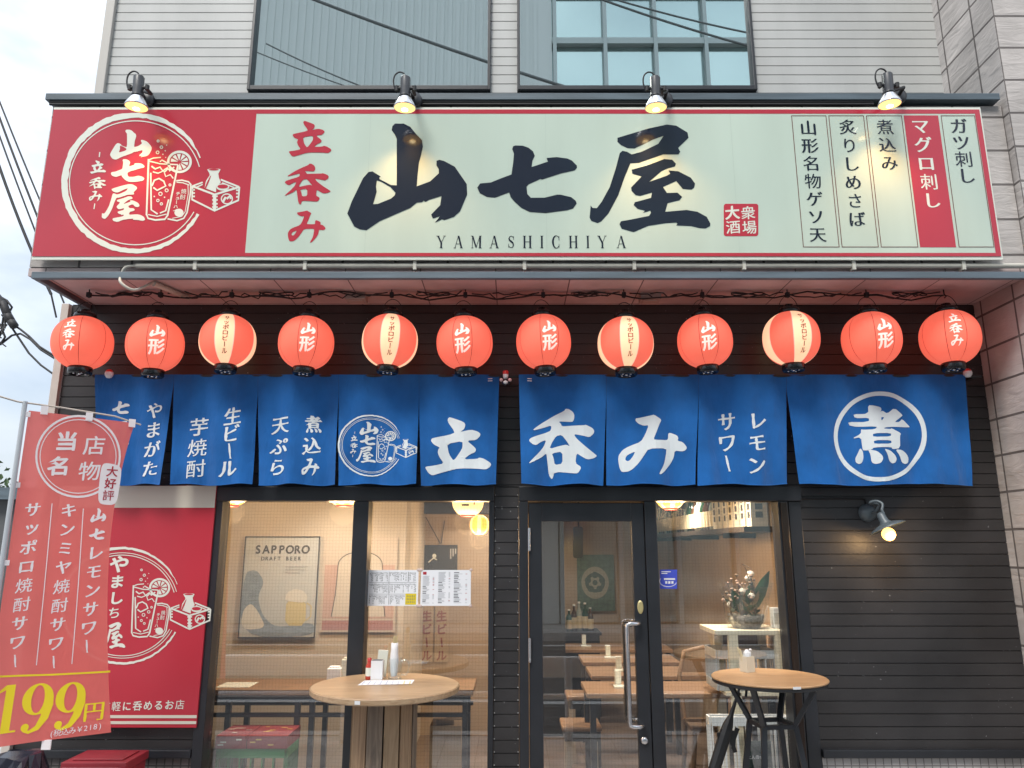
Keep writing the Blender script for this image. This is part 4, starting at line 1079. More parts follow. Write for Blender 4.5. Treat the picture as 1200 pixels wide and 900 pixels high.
putpx(b, SB, [ell(91.5,535,50,48.5,48), ell(91.5,535,47.6,46,48)], 1, .002, C); putpx(b, SB, [ell(91.5,535,45,43.5,48), ell(91.5,535,44,42.5,48)], 1, .002, C)
for ch, x, y in (('当',78,517),('店',110.5,522),('名',69,546),('物',105,552)): char(b, SB, ch, x, y, 25, 1, .0025, 'heavy', C)
bt = [(122,542),(139,545),(143,551),(138,586),(133,592),(118,591),(114.5,585),(118,549)]
putpx(b, SB, [chaikin(bt, 2)], 1, .003, C)
for ch, x, y in (('大',131.5,552.5),('好',129.5,566.5),('評',127,580.5)): char(b, SB, ch, x, y, 13.5, 3, .004, 'bold', C)
column(b, SB, '山七レモンサワー', (115.5,604), (101,757), 19, 1, .0025, 'brush', C)
column(b, SB, 'キンミヤ焼酎サワー', (80.5,598), (63,776), 18.5, 1, .0025, 'brush', C)
column(b, SB, 'サッポロ焼酎サワー', (38.5,597), (18,775), 19, 1, .0025, 'brush', C)
for p, q in (((61,590),(43,780)), ((97.5,596),(84,778))): putpx(b, SB, ribbon([p, q], 1.0), 1, .0025, C)
putpx(b, SB, ribbon([(-18,794),(60,791),(128.5,786.5)], 2.2), 2, .0025, C)
for ch, x, y0, y1 in (('1',5,804,860),('9',39,802,860),('9',77.5,800,856)): roman(b, SB, ch, x, y0, y1, 2, .0025, .92 if ch == '9' else .85, .02)
char(b, SB, '円', 110, 833, 25, 2, .0025, 'mincho', C)
for ch, x in zip('(税込み￥218)', (61,67.5,76.5,85,93.5,100.5,106,111.5,117)): char(b, SB, ch, x, 860.5 - (x-60)*.18, 9, 1, .0025, 'plain', C, False)
b.build('cloth', [m_flag, m_flagw, m_flagy, m_flagr], bn)
pole_x = SB.pt(-.018, 0, .0)
b = MB(); b.tube([(pole_x.x, pole_x.y, -.02), (pole_x.x, pole_x.y, tl.z + .045)], [.0135, .0115], n=12); b.build('pole', mat('grey white pole', (.50,.53,.56), .35), bn)
b = MB(); e = SB.pt(wB + .03, 0, 0); st = SB.pt(-.16, .065, 0); b.tube([st, SB.pt(-.05,.04,0), SB.pt(.15,.03,0), SB.pt(.4,.012,0), (e.x, e.y, tl.z - .022)], .0045, n=8); b.build('crossbar', m_alu, bn)
for a in (.07, wB*.55, wB*.97): b = MB(); b.obox(SB.pt(a, .012 - .03*a/wB, .002), (.016,.006,.022), Matrix.Rotation(math.atan2(U.y, U.x), 3, 'Z')); b.build('loop', m_flagw, bn)
for zz in (-.02, -.38, -.76, -1.15): b = MB(); b.obox(SB.pt(-.008, zz, .002), (.020,.006,.013), Matrix.Rotation(math.atan2(U.y, U.x), 3, 'Z')); b.build('loop', m_flagw, bn)
b = MB(); b.obox(SB.pt(.27, zB0 - .02, .002), (.022,.004,.022)); b.build('loop', m_flagw, bn)
b = MB(); b.lathe([(0,-.14+.14),(.16,0),(.17,.03),(.15,.09),(.05,.11),(.03,.13),(0,.13)], (pole_x.x, pole_x.y, 0), n=28); b.build('base', m_black, bn)

# things at the foot of the banner
c0 = P(120, 890, 4.45)
t = thing('storage_box', 'red lidded box with a white wire handle on the ground under the wall poster', 'box', (c0.x, 4.5, 0))
zt = P(115, 886, 4.5).z; m_boxred = mat('dull red enamel', (.26,.022,.034), .35, var=.15, vs=7); xa, xb = P(77, 890, 4.4).x, P(150, 890, 4.4).x
b = MB(); b.box(xa, xb, 4.38, 4.62, 0, zt-.045); b.build('body', m_boxred, t, bevel=.008)
b = MB(); b.box(xa-.008, xb+.008, 4.37, 4.63, zt-.044, zt); b.box(xa+.03, xb-.03, 4.41, 4.59, zt, zt+.008); b.build('lid', m_boxred, t, bevel=.008)
b = MB(); b.tube([(xa-.01,4.35,zt-.16),(xa-.01,4.35,zt-.05),(xa+.015,4.35,zt-.028),(xb-.015,4.35,zt-.028),(xb+.012,4.35,zt-.05),(xb+.012,4.35,zt-.16)], .006, n=8); b.build('handle', m_whitegloss, t)
b = MB(); c = P(14, 890, 4.3); rr = random.Random(2)
vs = []
for j in range(9):
    v = j/8
    for k in range(20):
        a = 2*math.pi*k/20; r = (.25 - .13*v**2)*(1 + rr.uniform(-.10,.10)); vs.append((c.x + r*math.cos(a), 4.35 + r*.8*math.sin(a), c.z*v*1.02 + rr.uniform(-.015,.015)*(v>0)))
b.add(vs, [(j*20+k, j*20+(k+1)%20, (j+1)*20+(k+1)%20, (j+1)*20+k) for j in range(8) for k in range(20)] , 0, False); b.add(vs[160:], [tuple(range(20))], 0)
b.build('plastic_bag', mat('black plastic film', (.015,.017,.03), .22), label='crumpled black plastic bag on the ground at the foot of the banner', cat='bag', loc=(c.x, 4.35, 0))

# ------------------------------------------------------------------ wall lamp
c = P(1017, 601, YF-.01)
wl = thing('wall_lamp', 'lit grey gooseneck lamp with flat shade and globe bulb on the black siding', 'wall lamp', (c.x, YF, c.z))
m_lampg = mat('grey enamel', (.10,.125,.14), .35)
b = MB(); b.lathe([(0,.045),(.02,.044),(.045,.030),(.055,.012),(.057,0)], (c.x, YF-.001, c.z), rot=Matrix.Rotation(R(90),3,'X'), n=30); b.build('mount', m_lampg, wl)
sc_ = P(1038, 614, YF-.17); A0 = Vector((c.x+.01, YF-.04, c.z))
b = MB(); top = P(1027, 587, YF-.13); b.tube(smooth([A0, A0 + Vector((.015,-.03,.01)), A0 + Vector((.02,-.05,.05)), (top.x-.03, YF-.10, top.z-.012), (top.x, YF-.125, top.z), (top.x+.025, YF-.15, top.z-.02), (sc_.x-.012, YF-.165, sc_.z+.085), (sc_.x-.005, YF-.17, sc_.z+.06)]), .0085, n=10); b.build('arm', m_lampg, wl)
tl_ = Matrix.Rotation(R(-19), 3, 'Y') @ Matrix.Rotation(R(-12), 3, 'X')
b = MB(); b.lathe([(0,.075),(.014,.075),(.024,.060),(.026,.02),(.036,.004)], sc_, rot=tl_, n=24); b.build('socket', m_lampg, wl)
b = MB(); b.lathe([(.030,.006),(.055,.0),(.094,-.015),(.110,-.026),(.109,-.028),(.092,-.0175),(.055,-.0025),(.03,.0035)], sc_, rot=tl_, n=36); b.build('shade', m_lampg, wl)
bc = sc_ + Vector((.008,-.006,-.062))
m_bulb = mat('glowing globe bulb', (1,.7,.3), .3, emit=(1,.50,.12), es=2.2)
b = MB(); b.lathe([(.04*math.sin(R(a)), .04*math.cos(R(a))) for a in range(0,181,12)], bc, n=24); bb = b.build('bulb', m_bulb, wl)
b = MB(); b.lathe([(.019*math.sin(R(a)), .019*math.cos(R(a))) for a in range(0,181,20)], bc + Vector((0,-.024,0)), n=14); b.build('filament', m_filament, bb)
ld = bpy.data.lights.new('bulb_light', 'POINT'); ld.energy = 3.2; ld.color = (1,.62,.28); ld.shadow_soft_size = .045
lo = bpy.data.objects.new('bulb_light', ld); COL.objects.link(lo); lo.parent = wl; lo.location = bc + Vector((0,-.055,-.03)) - WL[wl]
zc = Z_(584.5, YF-.01)
b = MB(); b.tube([(x_r1+.01, YF-.008, zc), (c.x-.02, YF-.008, zc), (c.x-.004, YF-.008, zc-.008), (c.x, YF-.008, zc-.03), (c.x, YF-.008, c.z+.05)], .006, n=8); b.build('cord', m_rubber, wl)

# ------------------------------------------------------------------ bar tables
def disc(mb, c, r, z0, z1, m=0, n=64, e=.006):
    mb.lathe([(0,z0),(r-e,z0),(r,z0+e),(r,z1-e),(r-e,z1),(0,z1)], (c[0], c[1], 0), m=m, n=n, smooth=False)
ZT1 = .95
q = PZ(452, 802.5, ZT1)
r1 = (PZ(538.5,803,ZT1) - PZ(365.5,803,ZT1)).length / 2
t = thing('bar_table', 'round oak standing table on a barrel of weathered planks in front of the windows', 'table', (q.x, q.y, 0), 'round standing tables outside')
b = MB(); disc(b, q, r1, ZT1-.034, ZT1); b.build('tabletop', m_tabletop, t)
b = MB(); rp_ = (P(490,860,q.y-.2).x - P(411,860,q.y-.2).x)/2; n = 12
for k in range(n):
    a0 = 2*math.pi*(k+.04)/n + .13; a1 = 2*math.pi*(k+.96)/n + .13; ro = rp_*(1 + .02*((k*7)%3-1)); ri = rp_ - .03; v = []
    for z in (.0, ZT1-.036):
        for r_, a in ((ro,a0),(ro,a1),(ri,a1),(ri,a0)): v.append((q.x + r_*math.sin(a), q.y - r_*math.cos(a), z))
    b.add(v, [(0,1,5,4),(1,2,6,5),(2,3,7,6),(3,0,4,7),(4,5,6,7),(3,2,1,0)], (k*5 + k//3) % 3)
b.lathe([(rp_-.032, 0),(rp_-.032, ZT1-.037)], (q.x,q.y,0), m=3, n=24)
b.build('pedestal', m_plank + [m_black], t, bevel=.003)
m_stick = mat('white sticker', (.74,.75,.76), .5)
a = -.22; b = MB()
for k in range(4):
    aa = a + .018*k
    v = [(q.x + (r1+.0012)*math.sin(aa+d_), q.y - (r1+.0012)*math.cos(aa+d_), z) for d_, z in ((0,ZT1-.026),(.018,ZT1-.026),(.018,ZT1-.008),(0,ZT1-.008))]
    b.add(v, [(0,1,2,3)], 0)
b.build('sticker', m_stick, t)
T1 = (q, ZT1)

ZT2 = 1.0
q2 = PZ(901, 793, ZT2)
r2 = (PZ(967,794,ZT2) - PZ(835,794,ZT2)).length / 2
t = thing('bar_table', 'smaller round oak table on thin black bent metal legs before the boarded wall', 'table', (q2.x, q2.y, 0), 'round standing tables outside')
b = MB(); disc(b, q2, r2, ZT2-.012, ZT2, e=.004); b.build('tabletop', m_tabletop2, t)
b = MB(); disc(b, q2, r2-.004, ZT2-.030, ZT2-.0125, e=.003); b.build('edge_band', m_black, t)
for k in range(4):
    a = R(52 + 90*k); u = Vector((math.sin(a), -math.cos(a), 0)); o = Vector((q2.x, q2.y, 0))
    b = MB(); p0, p1, p2 = o + u*r2*.80 + Vector((0,0,ZT2-.03)), o + u*r2*.40 + Vector((0,0,ZT2-.235)), o + u*r2*.80
    b.bar(p0, p1, .028, .022); b.bar(p1, p2, .028, .022); b.build('leg', m_darkedge, t)
b = MB()
for k in range(4):
    a, a2 = R(52+90*k), R(142+90*k); o = Vector((q2.x, q2.y, ZT2-.24))
    b.bar(o + Vector((math.sin(a),-math.cos(a),0))*r2*.40, o + Vector((math.sin(a2),-math.cos(a2),0))*r2*.40, .022, .022)
b.build('stretcher', m_darkedge, t)
v = [(q2.x + (r2+.001)*math.sin(aa), q2.y - (r2+.001)*math.cos(aa), z) for aa, z in ((.06,ZT2-.013),(.20,ZT2-.013),(.20,ZT2+.000),(.06,ZT2+.000))]
b = MB(); b.add(v, [(0,1,2,3)]); b.build('sticker', m_stick, t)

# on the plank table
z = ZT1 + .0005
c = PZ(445.5, 797, z)
cen = PZ(442, 796, z)
b = MB(); hx = .034
b.box(cen.x-hx, cen.x+hx, cen.y-.03, cen.y+.03, z, z+.105); b.box(cen.x-hx+.004, cen.x+hx-.004, cen.y-.026, cen.y+.026, z+.1055, z+.107, 1)
b.build('napkin_box', [m_whitegloss, m_print], label='white square napkin box on the plank table', cat='napkin box', loc=cen, bevel=.003)
p = PZ(444, 789, z); p.y = cen.y + .09
b = MB(); b.obox((cen.x+.012, p.y, z+.075), (.030,.010,.075), Matrix.Rotation(R(4),3,'Y')); b.build('card_holder', m_film, label='pale card holder standing behind the white napkin box', cat='card holder', loc=(cen.x+.012, p.y, z), bevel=.002)
mc = PZ(462.5, 795.5, z)
mug = thing('beer_mug', 'clear glass beer mug with handle on the plank table', 'mug', mc)
b = MB(); R_ = .040; b.lathe([(R_,.117),(R_+.001,.11),(R_-.001,.02),(R_+.002,.004),(R_,0),(0,0)], mc, n=28); b.build('body', m_clear, mug)
b = MB(); b.tube(smooth([mc + Vector(p) for p in ((R_-.002,0,.098),(R_+.02,0,.103),(R_+.038,0,.09),(R_+.042,0,.062),(R_+.036,0,.036),(R_+.018,0,.022),(R_-.002,0,.026))], 4), .0065, n=10); b.build('handle', m_clear, mug)
rc = mc + Vector((-.006, 0, .014))
roll = thing('paper_bundle', 'white paper sleeve of chopsticks standing in the glass mug', 'chopsticks', rc)
b = MB(); b.lathe([(.016,0),(.022,.03),(.026,.09),(.021,.15),(.021,.185),(.018,.186),(.017,.15)], rc, n=20); b.build('sleeve', m_white, roll)
b = MB()
for k in range(7): x = -.012 + .004*k; b.bar(rc + Vector((x*.6, .004*(k%2), .10)), rc + Vector((x+.004, .006*(k%2), .218 + .004*(k%3))), .0035, .0035)
b.build('chopstick', mat('bamboo', (.60,.50,.28), .6), roll)
b = MB(); ms = PZ(456, 801.5, z); v = [PZ(x, y, z+.0012) for x, y in ((419,803),(482.5,801.5),(486,796.5),(427,797.5))]
b.add(v, [(0,1,2,3)] if (v[1]-v[0]).cross(v[2]-v[0]).z > 0 else [(3,2,1,0)]); st_ = []
for k in range(9):
    a = PZ(424+7*k, 802, z+.002); e = PZ(428+6.6*k, 798, z+.002); b.bar(a, e, .004, .0006, 1 if k < 7 else 2)
b.build('menu_sheet', [m_paper, mat('pale blue print', (.45,.50,.62), .7), m_yellow], label='white printed menu sheet lying under the mug and napkin box', cat='menu', loc=ms)
bc_ = P(439, 775, q.y + .33)
b = MB(); xb = PZ(428, 800, z); b.lathe([(0,0),(.019,0),(.02,.004),(.02,.075),(.012,.09),(.010,.1)], (xb.x, q.y+.17, z), n=18); b.lathe([(.012,.1),(.012,.118),(0,.12)], (xb.x, q.y+.17, z), m=1, n=18); b.lathe([(.0206,.02),(.0206,.066)], (xb.x, q.y+.17, z), m=2, n=18)
b.build('condiment_bottle', [mat('red spice glass', (.45,.05,.03), .25), m_cap, m_film], label='small red capped spice bottle behind the napkin box', cat='bottle', loc=(xb.x, q.y+.17, z))

# on the metal table
z = ZT2 + .0005; c = PZ(876, 787, z)
b = MB(); h = .030; b.box(c.x-h, c.x+h, c.y-h, c.y-h+.004, z, z+.085); b.box(c.x-h, c.x+h, c.y+h-.004, c.y+h, z, z+.085); b.box(c.x-h, c.x-h+.004, c.y-h+.004, c.y+h-.004, z, z+.085); b.box(c.x+h-.004, c.x+h, c.y-h+.004, c.y+h-.004, z, z+.085); b.box(c.x-h+.004, c.x+h-.004, c.y-h+.004, c.y+h-.004, z, z+.004)
b.v = [Vector((c.x + (p.x-c.x)*math.cos(.5) - (p.y-c.y)*math.sin(.5), c.y + (p.x-c.x)*math.sin(.5) + (p.y-c.y)*math.cos(.5), p.z)) for p in b.v]
b.build('chopstick_box', mat('pale balsa', (.62,.58,.47), .6), label='pale wooden square chopstick box on the black legged table', cat='chopstick box', loc=c)
b = MB()
for k in range(6): b.bar(c + Vector((-.012+.002*k, .006*(k%3)-.006, .006)), c + Vector((-.052+.004*k, .006*(k%3)-.006, .135 - .003*k)), .005, .005)
b.build('chopsticks', mat('pale bamboo', (.62,.55,.36), .6), label='bundle of wooden chopsticks leaning out of the square box', cat='chopsticks', loc=c)
b = MB(); b.lathe([(0,.0),(.016,.03),(.024,.075),(.020,.098),(.010,.112),(0,.116)], c + Vector((.004,.004,.006)), n=9, smooth=False); b.build('napkin', mat('crinkled wet tissue', (.66,.68,.70), .35, bump=.6, bs=60), label='crinkled white wipe packet stuffed in the square chopstick box', cat='napkin', loc=c)
b = MB(); b.bar(c + Vector((.02,.0,.006)), c + Vector((.024,.0,.115)), .006, .006); b.lathe([(0,-.008),(.008,-.003),(.008,.005),(0,.009)], c + Vector((.024,0,.118)), n=10); b.build('toothpick_tube', m_whitegloss, label='thin white stick standing beside the wipe packet in the square box', cat='stick', loc=c)

# umbrella leaning on the glass
hk = P(868, 816, 4.70); tp = P(838, 900, 4.70)
u = thing('umbrella', 'folded black umbrella leaning on the glass behind the black table legs', 'umbrella', (tp.x-.04, 4.70, 0))
top = P(863, 818, 4.70); mid = P(852, 850, 4.70); bot = P(836, 905, 4.68); end = bot + (bot - mid)*1.3; end.z = max(end.z, .0)
b = MB(); dv = (bot - top).normalized(); b.tube([top, top + dv*.10, top + dv*.16, top + dv*.22, top + dv*.40, top + dv*.62, end], [.008,.014,.030,.036,.034,.026,.006], n=9, smooth=False)
for k in range(5): a = top + dv*(.17 + .01*k); b.obox(a + Vector(((-.04 if k%2 else .035), -.01, -.05)), (.012,.004,.05), Matrix.Rotation(R(25-10*k),3,'Y'))
b.build('canopy', mat('black nylon', (.012,.013,.015), .5), u)
b = MB(); b.tube([top, top - dv*.05, top - dv*.075 + Vector((.005,0,0)), top - dv*.085 + Vector((.022,0,-.003)), top - dv*.07 + Vector((.038,0,-.015)), top - dv*.04 + Vector((.042,0,-.03))], .008, n=10); b.build('handle', m_lblack, u)

# ------------------------------------------------------------------ papers on the glass
def menu(px0, py0, px1, py1, lb, style):
    Y = YG - .004
    c = P((px0+px1)/2, (py0+py1)/2, Y)
    t = thing('glass_menu', lb, 'menu', c, 'menus taped to the window')
    S_ = Surf((0, Y, 0)); b = MB()
    a0, b1 = S_.at(px0, py0); a1, b0 = S_.at(px1, py1)
    b.box(a0, a1, Y, Y+.0015, b0, b1); rr = random.Random(int(px0))
    W, H = a1-a0, b1-b0
    f = lambda x0,y0,x1,y1,m,l=.0006: put(b, S_, [rect(a0+W*x0, b1-H*y1, a0+W*x1, b1-H*y0)], m, l)
    if style == 0:
        for (cx0, cx1), (cy0, cy1) in (((.05,.40),(.06,.32)),((.44,.78),(.06,.32)),((.81,.96),(.06,.32)),((.05,.40),(.38,.64)),((.44,.96),(.38,.64)),((.05,.40),(.70,.95)),((.46,.74),(.70,.95))):
            k = cx0
            while k < cx1 - .012:
                y = cy0 + rr.uniform(0,.02)
                while y < cy1 - .02:
                    hh = rr.uniform(.015,.06); f(k, y, k+.010, min(cy1, y+hh), 1); y += hh + rr.uniform(.008,.03)
                    if rr.random() < .18: break
                k += .024
        for y in (.35, .67): f(.04, y, .96, y+.008, 1)
        for x, y0, y1 in ((.42,.05,.66),(.795,.05,.33),(.43,.68,.96)): f(x, y0, x+.008, y1, 1)
        f(.755, .66, .965, .965, 2, .0009)
        for k in range(5):
            for j in range(3): f(.785+.034*k, .71+.08*j, .797+.034*k, .76+.08*j, 1, .0013)
    else:
        f(.04, .05, .11, .13, 3)
        for cx, w_ in ((.04,.24),(.35,.25),(.66,.28)):
            y = .17 if cx < .1 else .06
            while y < .93:
                hd = rr.random() < .25; f(cx, y, cx + w_*(rr.uniform(.25,.4) if hd else rr.uniform(.45,.62)), y + (.022 if hd else .010), 1 if hd else 4)
                if not hd and rr.random() < .8: f(cx + w_*.82, y, cx + w_*.95, y+.011, 4 if rr.random() < .7 else 3)
                y += .045 if hd else .028
    b.build('sheet', [m_paper, m_print, m_yellow, m_redsat, mat('light grey print', (.42,.44,.47), .7)], t)
    for x, zz in ((a0,b0),(a1,b0),(a0,b1),(a1,b1)):
        b = MB(); b.lathe([(0,.004),(.006,.004),(.010,.001),(.010,0)], (x, Y-.0003, zz), rot=Matrix.Rotation(R(90),3,'X'), n=14); b.build('tack', mat('pinkish putty', (.62,.50,.47), .6), t)
menu(431, 668, 489.5, 710, 'white menu taped to the glass with a yellow corner block', 0)
menu(493.5, 668, 551.5, 710, 'white menu taped to the glass with fine grey columns and a small red square', 1)
S_ = Surf((0, YG-.003, 0)); b = MB(); putpx(b, S_, [rect(773.5,667.5,793.5,690)], 0, .0)
for y, x1 in ((669.5,786),(671.5,782)): putpx(b, S_, [rect(775, y, x1, y+1)], 1, .0008)
putpx(b, S_, ribbon(arc(783,681,10,6.5,150,345,16), .7), 1, .0008)
putpx(b, S_, [rect(778,677.5,791,679.5), ], 1, .0008); 
for k in range(3): putpx(b, S_, [rect(779.5+3.6*k,681,782+3.6*k,684)], 1, .0008)
b.build('window_sticker', [mat('blue sticker film', (.06,.09,.55), .4), m_white], label='small square blue sticker on the glass beside the door', cat='sticker', loc=P(783,679,YG-.003))

# ------------------------------------------------------------------ inside the shop
def interior_poster(px0, py0, px1, py1, Y, name, lb):
    c = P((px0+px1)/2, (py0+py1)/2, Y); return thing(name, lb, 'poster', c, 'posters on the inner wall'), Surf((0, Y, 0))
Yp = 6.02
m_pgrey = mat('faded poster sky', (.42,.43,.42), .5); m_pframe = mat('dark poster frame', (.05,.045,.04), .4); m_pblue = mat('faded poster blue', (.20,.24,.28), .5, var=.2, vs=14, vstretch=(1,1,5)); m_pbeer = mat('poster beer yellow', (.50,.42,.20), .5); m_pfoam = mat('poster foam', (.55,.53,.47), .5); m_pdk = mat('poster lettering', (.05,.045,.045), .5)
t, S_ = interior_poster(280, 628, 369, 748, Yp, 'beer_poster', 'framed pale beer poster with a mug and dark lettering on the inner wall')
b = MB(); a0, b1 = S_.at(287.5, 628.5); a1, b0 = S_.at(369, 748)
b.box(a0, a1, Yp, Yp+.02, b0, b1); put(b, S_, [rect(a0,b0,a1,b1), rect(a0+.010,b0+.010,a1-.010,b1-.010)], 1, .003); b.build('frame', [m_pgrey, m_pframe], t)
b = MB(); W, H = a1-a0, b1-b0; g_ = lambda x, y: (a0 + W*x, b1 - H*y)
put(b, S_, [[g_(*p) for p in chaikin(((.02,.36),(.18,.33),(.30,.45),(.22,.60),(.30,.78),(.48,.90),(.98,.84),(.98,.985),(.02,.985)), 2)]], 0, .0012)
put(b, S_, [[g_(*p) for p in chaikin(((.05,.72),(.14,.66),(.24,.74),(.36,.90),(.10,.92),(.03,.86)), 2)]], 2, .002)
put(b, S_, [[g_(*p) for p in chaikin([(.60,.62),(.86,.62),(.87,.88),(.60,.88)])]], 1, .0022); put(b, S_, ribbon([g_(*p) for p in ((.87,.66),(.93,.69),(.93,.79),(.87,.83))], .010), 1, .0022)
put(b, S_, [[g_(*p) for p in chaikin([(.58,.64),(.60,.56),(.70,.52),(.82,.54),(.88,.60),(.86,.66)])]], 2, .0030)
sz = W*.132
for i, ch in enumerate('SAPPORO'):
    x, y = g_(.185 + .105*i, .13); put(b, S_, [[(x + u*sz*1.05, y + v*sz*1.12) for u, v in l] for l in glyph(ch, 'heavy', True)], 3, .0022)
for i, ch in enumerate('DRAFT BEER'):
    if ch == ' ': continue
    x, y = g_(.255 + .054*i, .222); put(b, S_, [[(x + u*sz*.5, y + v*sz*.52) for u, v in l] for l in glyph(ch, 'bold', True)], 3, .0022)
for k in range(3): put(b, S_, [rect(*g_(.56,.30+.03*k), *g_(.86-.05*k,.308+.03*k))], 4, .0022)
b.build('print', [m_pblue, m_pbeer, m_pfoam, m_pdk, mat('faint poster print', (.33,.33,.32), .5)], t)
t, S_ = interior_poster(377, 629, 462, 740, Yp, 'beer_poster', 'unframed cream poster with an arched bottle label behind the window post')
b = MB(); a0, b1 = S_.at(380.5, 629); a1, b0 = S_.at(462.5, 741); b.box(a0, a1, Yp+.012, Yp+.014, b0, b1); b.build('sheet', mat('cream poster', (.50,.42,.34), .5), t)
b = MB(); W, H = a1-a0, b1-b0; S_ = Surf((0, Yp+.012, 0))
put(b, S_, [[g_(*p) for p in rect(.02,.30,.97,.86)]], 0, .001); put(b, S_, [[g_(*p) for p in rect(.02,.88,.97,.98)]], 1, .001)
pa = [(.5 + .30*math.cos(R(a)), .30 - .14*math.sin(R(a))) for a in range(0,181,12)]
put(b, S_, [[g_(*p) for p in pa + [(.18,.62),(.14,.84),(.86,.84),(.82,.62)]]], 2, .002); put(b, S_, ribbon([g_(*p) for p in [(.86,.84),(.82,.62)] + pa + [(.18,.62),(.14,.84)]], .006), 3, .003)
for k in range(4): put(b, S_, [[g_(*p) for p in rect(.38, .36+.09*k, .62, .40+.09*k)]], 3, .003)
b.build('print', [mat('poster rose', (.45,.30,.24), .5), mat('poster brick', (.34,.17,.15), .5), mat('poster label', (.50,.44,.36), .5), m_pdk], t)

# wall counter with iron frame
zc_ = .77; xk0, xk1 = xi0 + .02, X_(556, 800, 5.4)
t = thing('wall_counter', 'long wooden counter on a black iron frame inside the left windows', 'counter', ((xk0+xk1)/2, 5.5, 0))
b = MB(); b.box(xk0, xk1, 5.28, 5.72, zc_-.035, zc_); b.build('top', wood_mat('brown counter wood', (.14,.075,.035), (.26,.15,.08), (1.2,12,12), .4), t, bevel=.003)
b = MB()
for y in (5.30, 5.68): b.bar((xk0+.02,y,zc_-.055), (xk1-.02,y,zc_-.055), .03, .03); b.bar((xk0+.02,y,zc_-.16), (xk1-.02,y,zc_-.16), .025, .025)
b.build('rail', m_darkedge, t)
for px in (268, 349, 366, 545):
    x = X_(px, 830, 5.30)
    for y in (5.30, 5.68):
        b = MB(); b.box(x-.017, x+.017, y-.017, y+.017, 0.005, zc_-.07); b.build('leg', m_darkedge, t)
b = MB(); b.box(X_(262,800,5.5), X_(300,800,5.5), 5.36, 5.56, zc_+.0005, zc_+.002); b.build('paper_sheet', m_film, label='cream paper sheet lying flat on the indoor counter', cat='paper', loc=(X_(280,800,5.5), 5.46, zc_))
for (pa, pb, py, y, hh, nm, lb, m_) in ((384,400,796,5.55,.10,'tissue_box','pale tissue box on the indoor counter beside the window post',m_paper), (400.5,408,796,5.58,.155,'menu_stand','upright white menu stand on the indoor counter next to the tissue box',m_film)):
    x0, x1 = X_(pa, py, y), X_(pb, py, y); b = MB(); b.box(x0, x1, y-.04, y+.04, zc_+.0006, zc_+hh); b.box(x0+.01, x1-.01, y-.02, y+.02, zc_+hh+.0005, zc_+hh+.012); b.build(nm, m_, label=lb, cat='box' if 'box' in nm else 'menu stand', loc=((x0+x1)/2, y, zc_), bevel=.006)

# green crates and red cartons by the left window
m_green = mat('green crate plastic', (.035,.20,.065), .45); m_carton = mat('dark red carton', (.20,.025,.03), .5); m_gold = mat('gold print', (.55,.38,.10), .5)
xg0, xg1 = X_(262,880,5.12), X_(342,880,5.12)
def crate(x0, x1, y0, y1, z0, z1, lb, nm='bottle_crate', mm=None, grp=None):
    b = MB(); w_ = .012; nb = 6
    for (p, q_) in (((x0,y0),(x1,y0)), ((x0,y1),(x1,y1)), ((x0,y0),(x0,y1)), ((x1,y0),(x1,y1))):
        hx, hy = (0, w_/2) if p[1] == q_[1] else (w_/2, 0)
        def seg(t0, t1, za, zb):
            b.box(p[0]+(q_[0]-p[0])*t0-hx, p[0]+(q_[0]-p[0])*t1+hx, p[1]+(q_[1]-p[1])*t0-hy, p[1]+(q_[1]-p[1])*t1+hy, za, zb)
        seg(.02,.98,z0,z0+.05); seg(.02,.98,z1-.055,z1-.002)
        for k in range(nb+1): seg(.02 + .96*k/nb - (.012 if k else 0), .02 + .96*k/nb + (.012 if k < nb else 0), z0+.051, z1-.056)
    b.box(x0+.007, x1-.007, y0+.007, y1-.007, z0+.004, z0+.012)
    return b.build(nm, mm or m_green, label=lb, cat='crate', group=grp, loc=((x0+x1)/2, (y0+y1)/2, z0), bevel=.003)
zg = P(300, 877, 5.0).z
crate(xg0, xg1, 5.00, 5.26, .005, .20, 'green bottle crate on the shop floor, lower of the two by the left window', grp='green bottle crates')
crate(xg0, xg1, 5.00, 5.26, .2005, zg, 'green bottle crate under the red cartons, upper of the two by the left window', grp='green bottle crates')
xm_ = (xg0+xg1)/2 - .03
for x0, x1, lb in ((xg0-.005, xm_-.003, 'flat dark red carton with white print on the green crate'), (xm_+.003, xg1+.005, 'flat dark red carton with gold print on the green crate')):
    b = MB(); b.box(x0, x1, 4.985, 5.28, zg+.001, zg+.075)
    rr = random.Random(len(lb)); SZ = Surf((0,4.985,0)); 
    for k in range(6): cx, cy = rr.uniform(x0+.03,x1-.03), rr.uniform(5.02,5.24); b.box(cx-rr.uniform(.008,.03), cx+.015, cy-.006, cy+.006, zg+.0755, zg+.0765, 1)
    for k in range(3): cx = rr.uniform(x0+.03, x1-.03); b.box(cx-.02, cx+.015, 4.983, 4.9845, zg+.02+.015*k, zg+.028+.015*k, 1)
    b.build('carton', [m_carton, m_gold if 'gold' in lb else m_film], label=lb, cat='carton', group='red cartons on the green crates', loc=((x0+x1)/2, 5.12, zg), bevel=.003)
xw = X_(268, 850, 5.6); b = MB(); b.lathe([(0,.0),(.115,.01),(.14,.16),(.155,.30),(.16,.34),(.15,.345),(.0,.345)], (xw-.05, 5.66, .005), n=28); b.build('waste_bin', mat('beige bin', (.45,.38,.30), .5), label='round beige bin under the indoor counter behind the green crates', cat='bin', loc=(xw-.05, 5.66, 0))
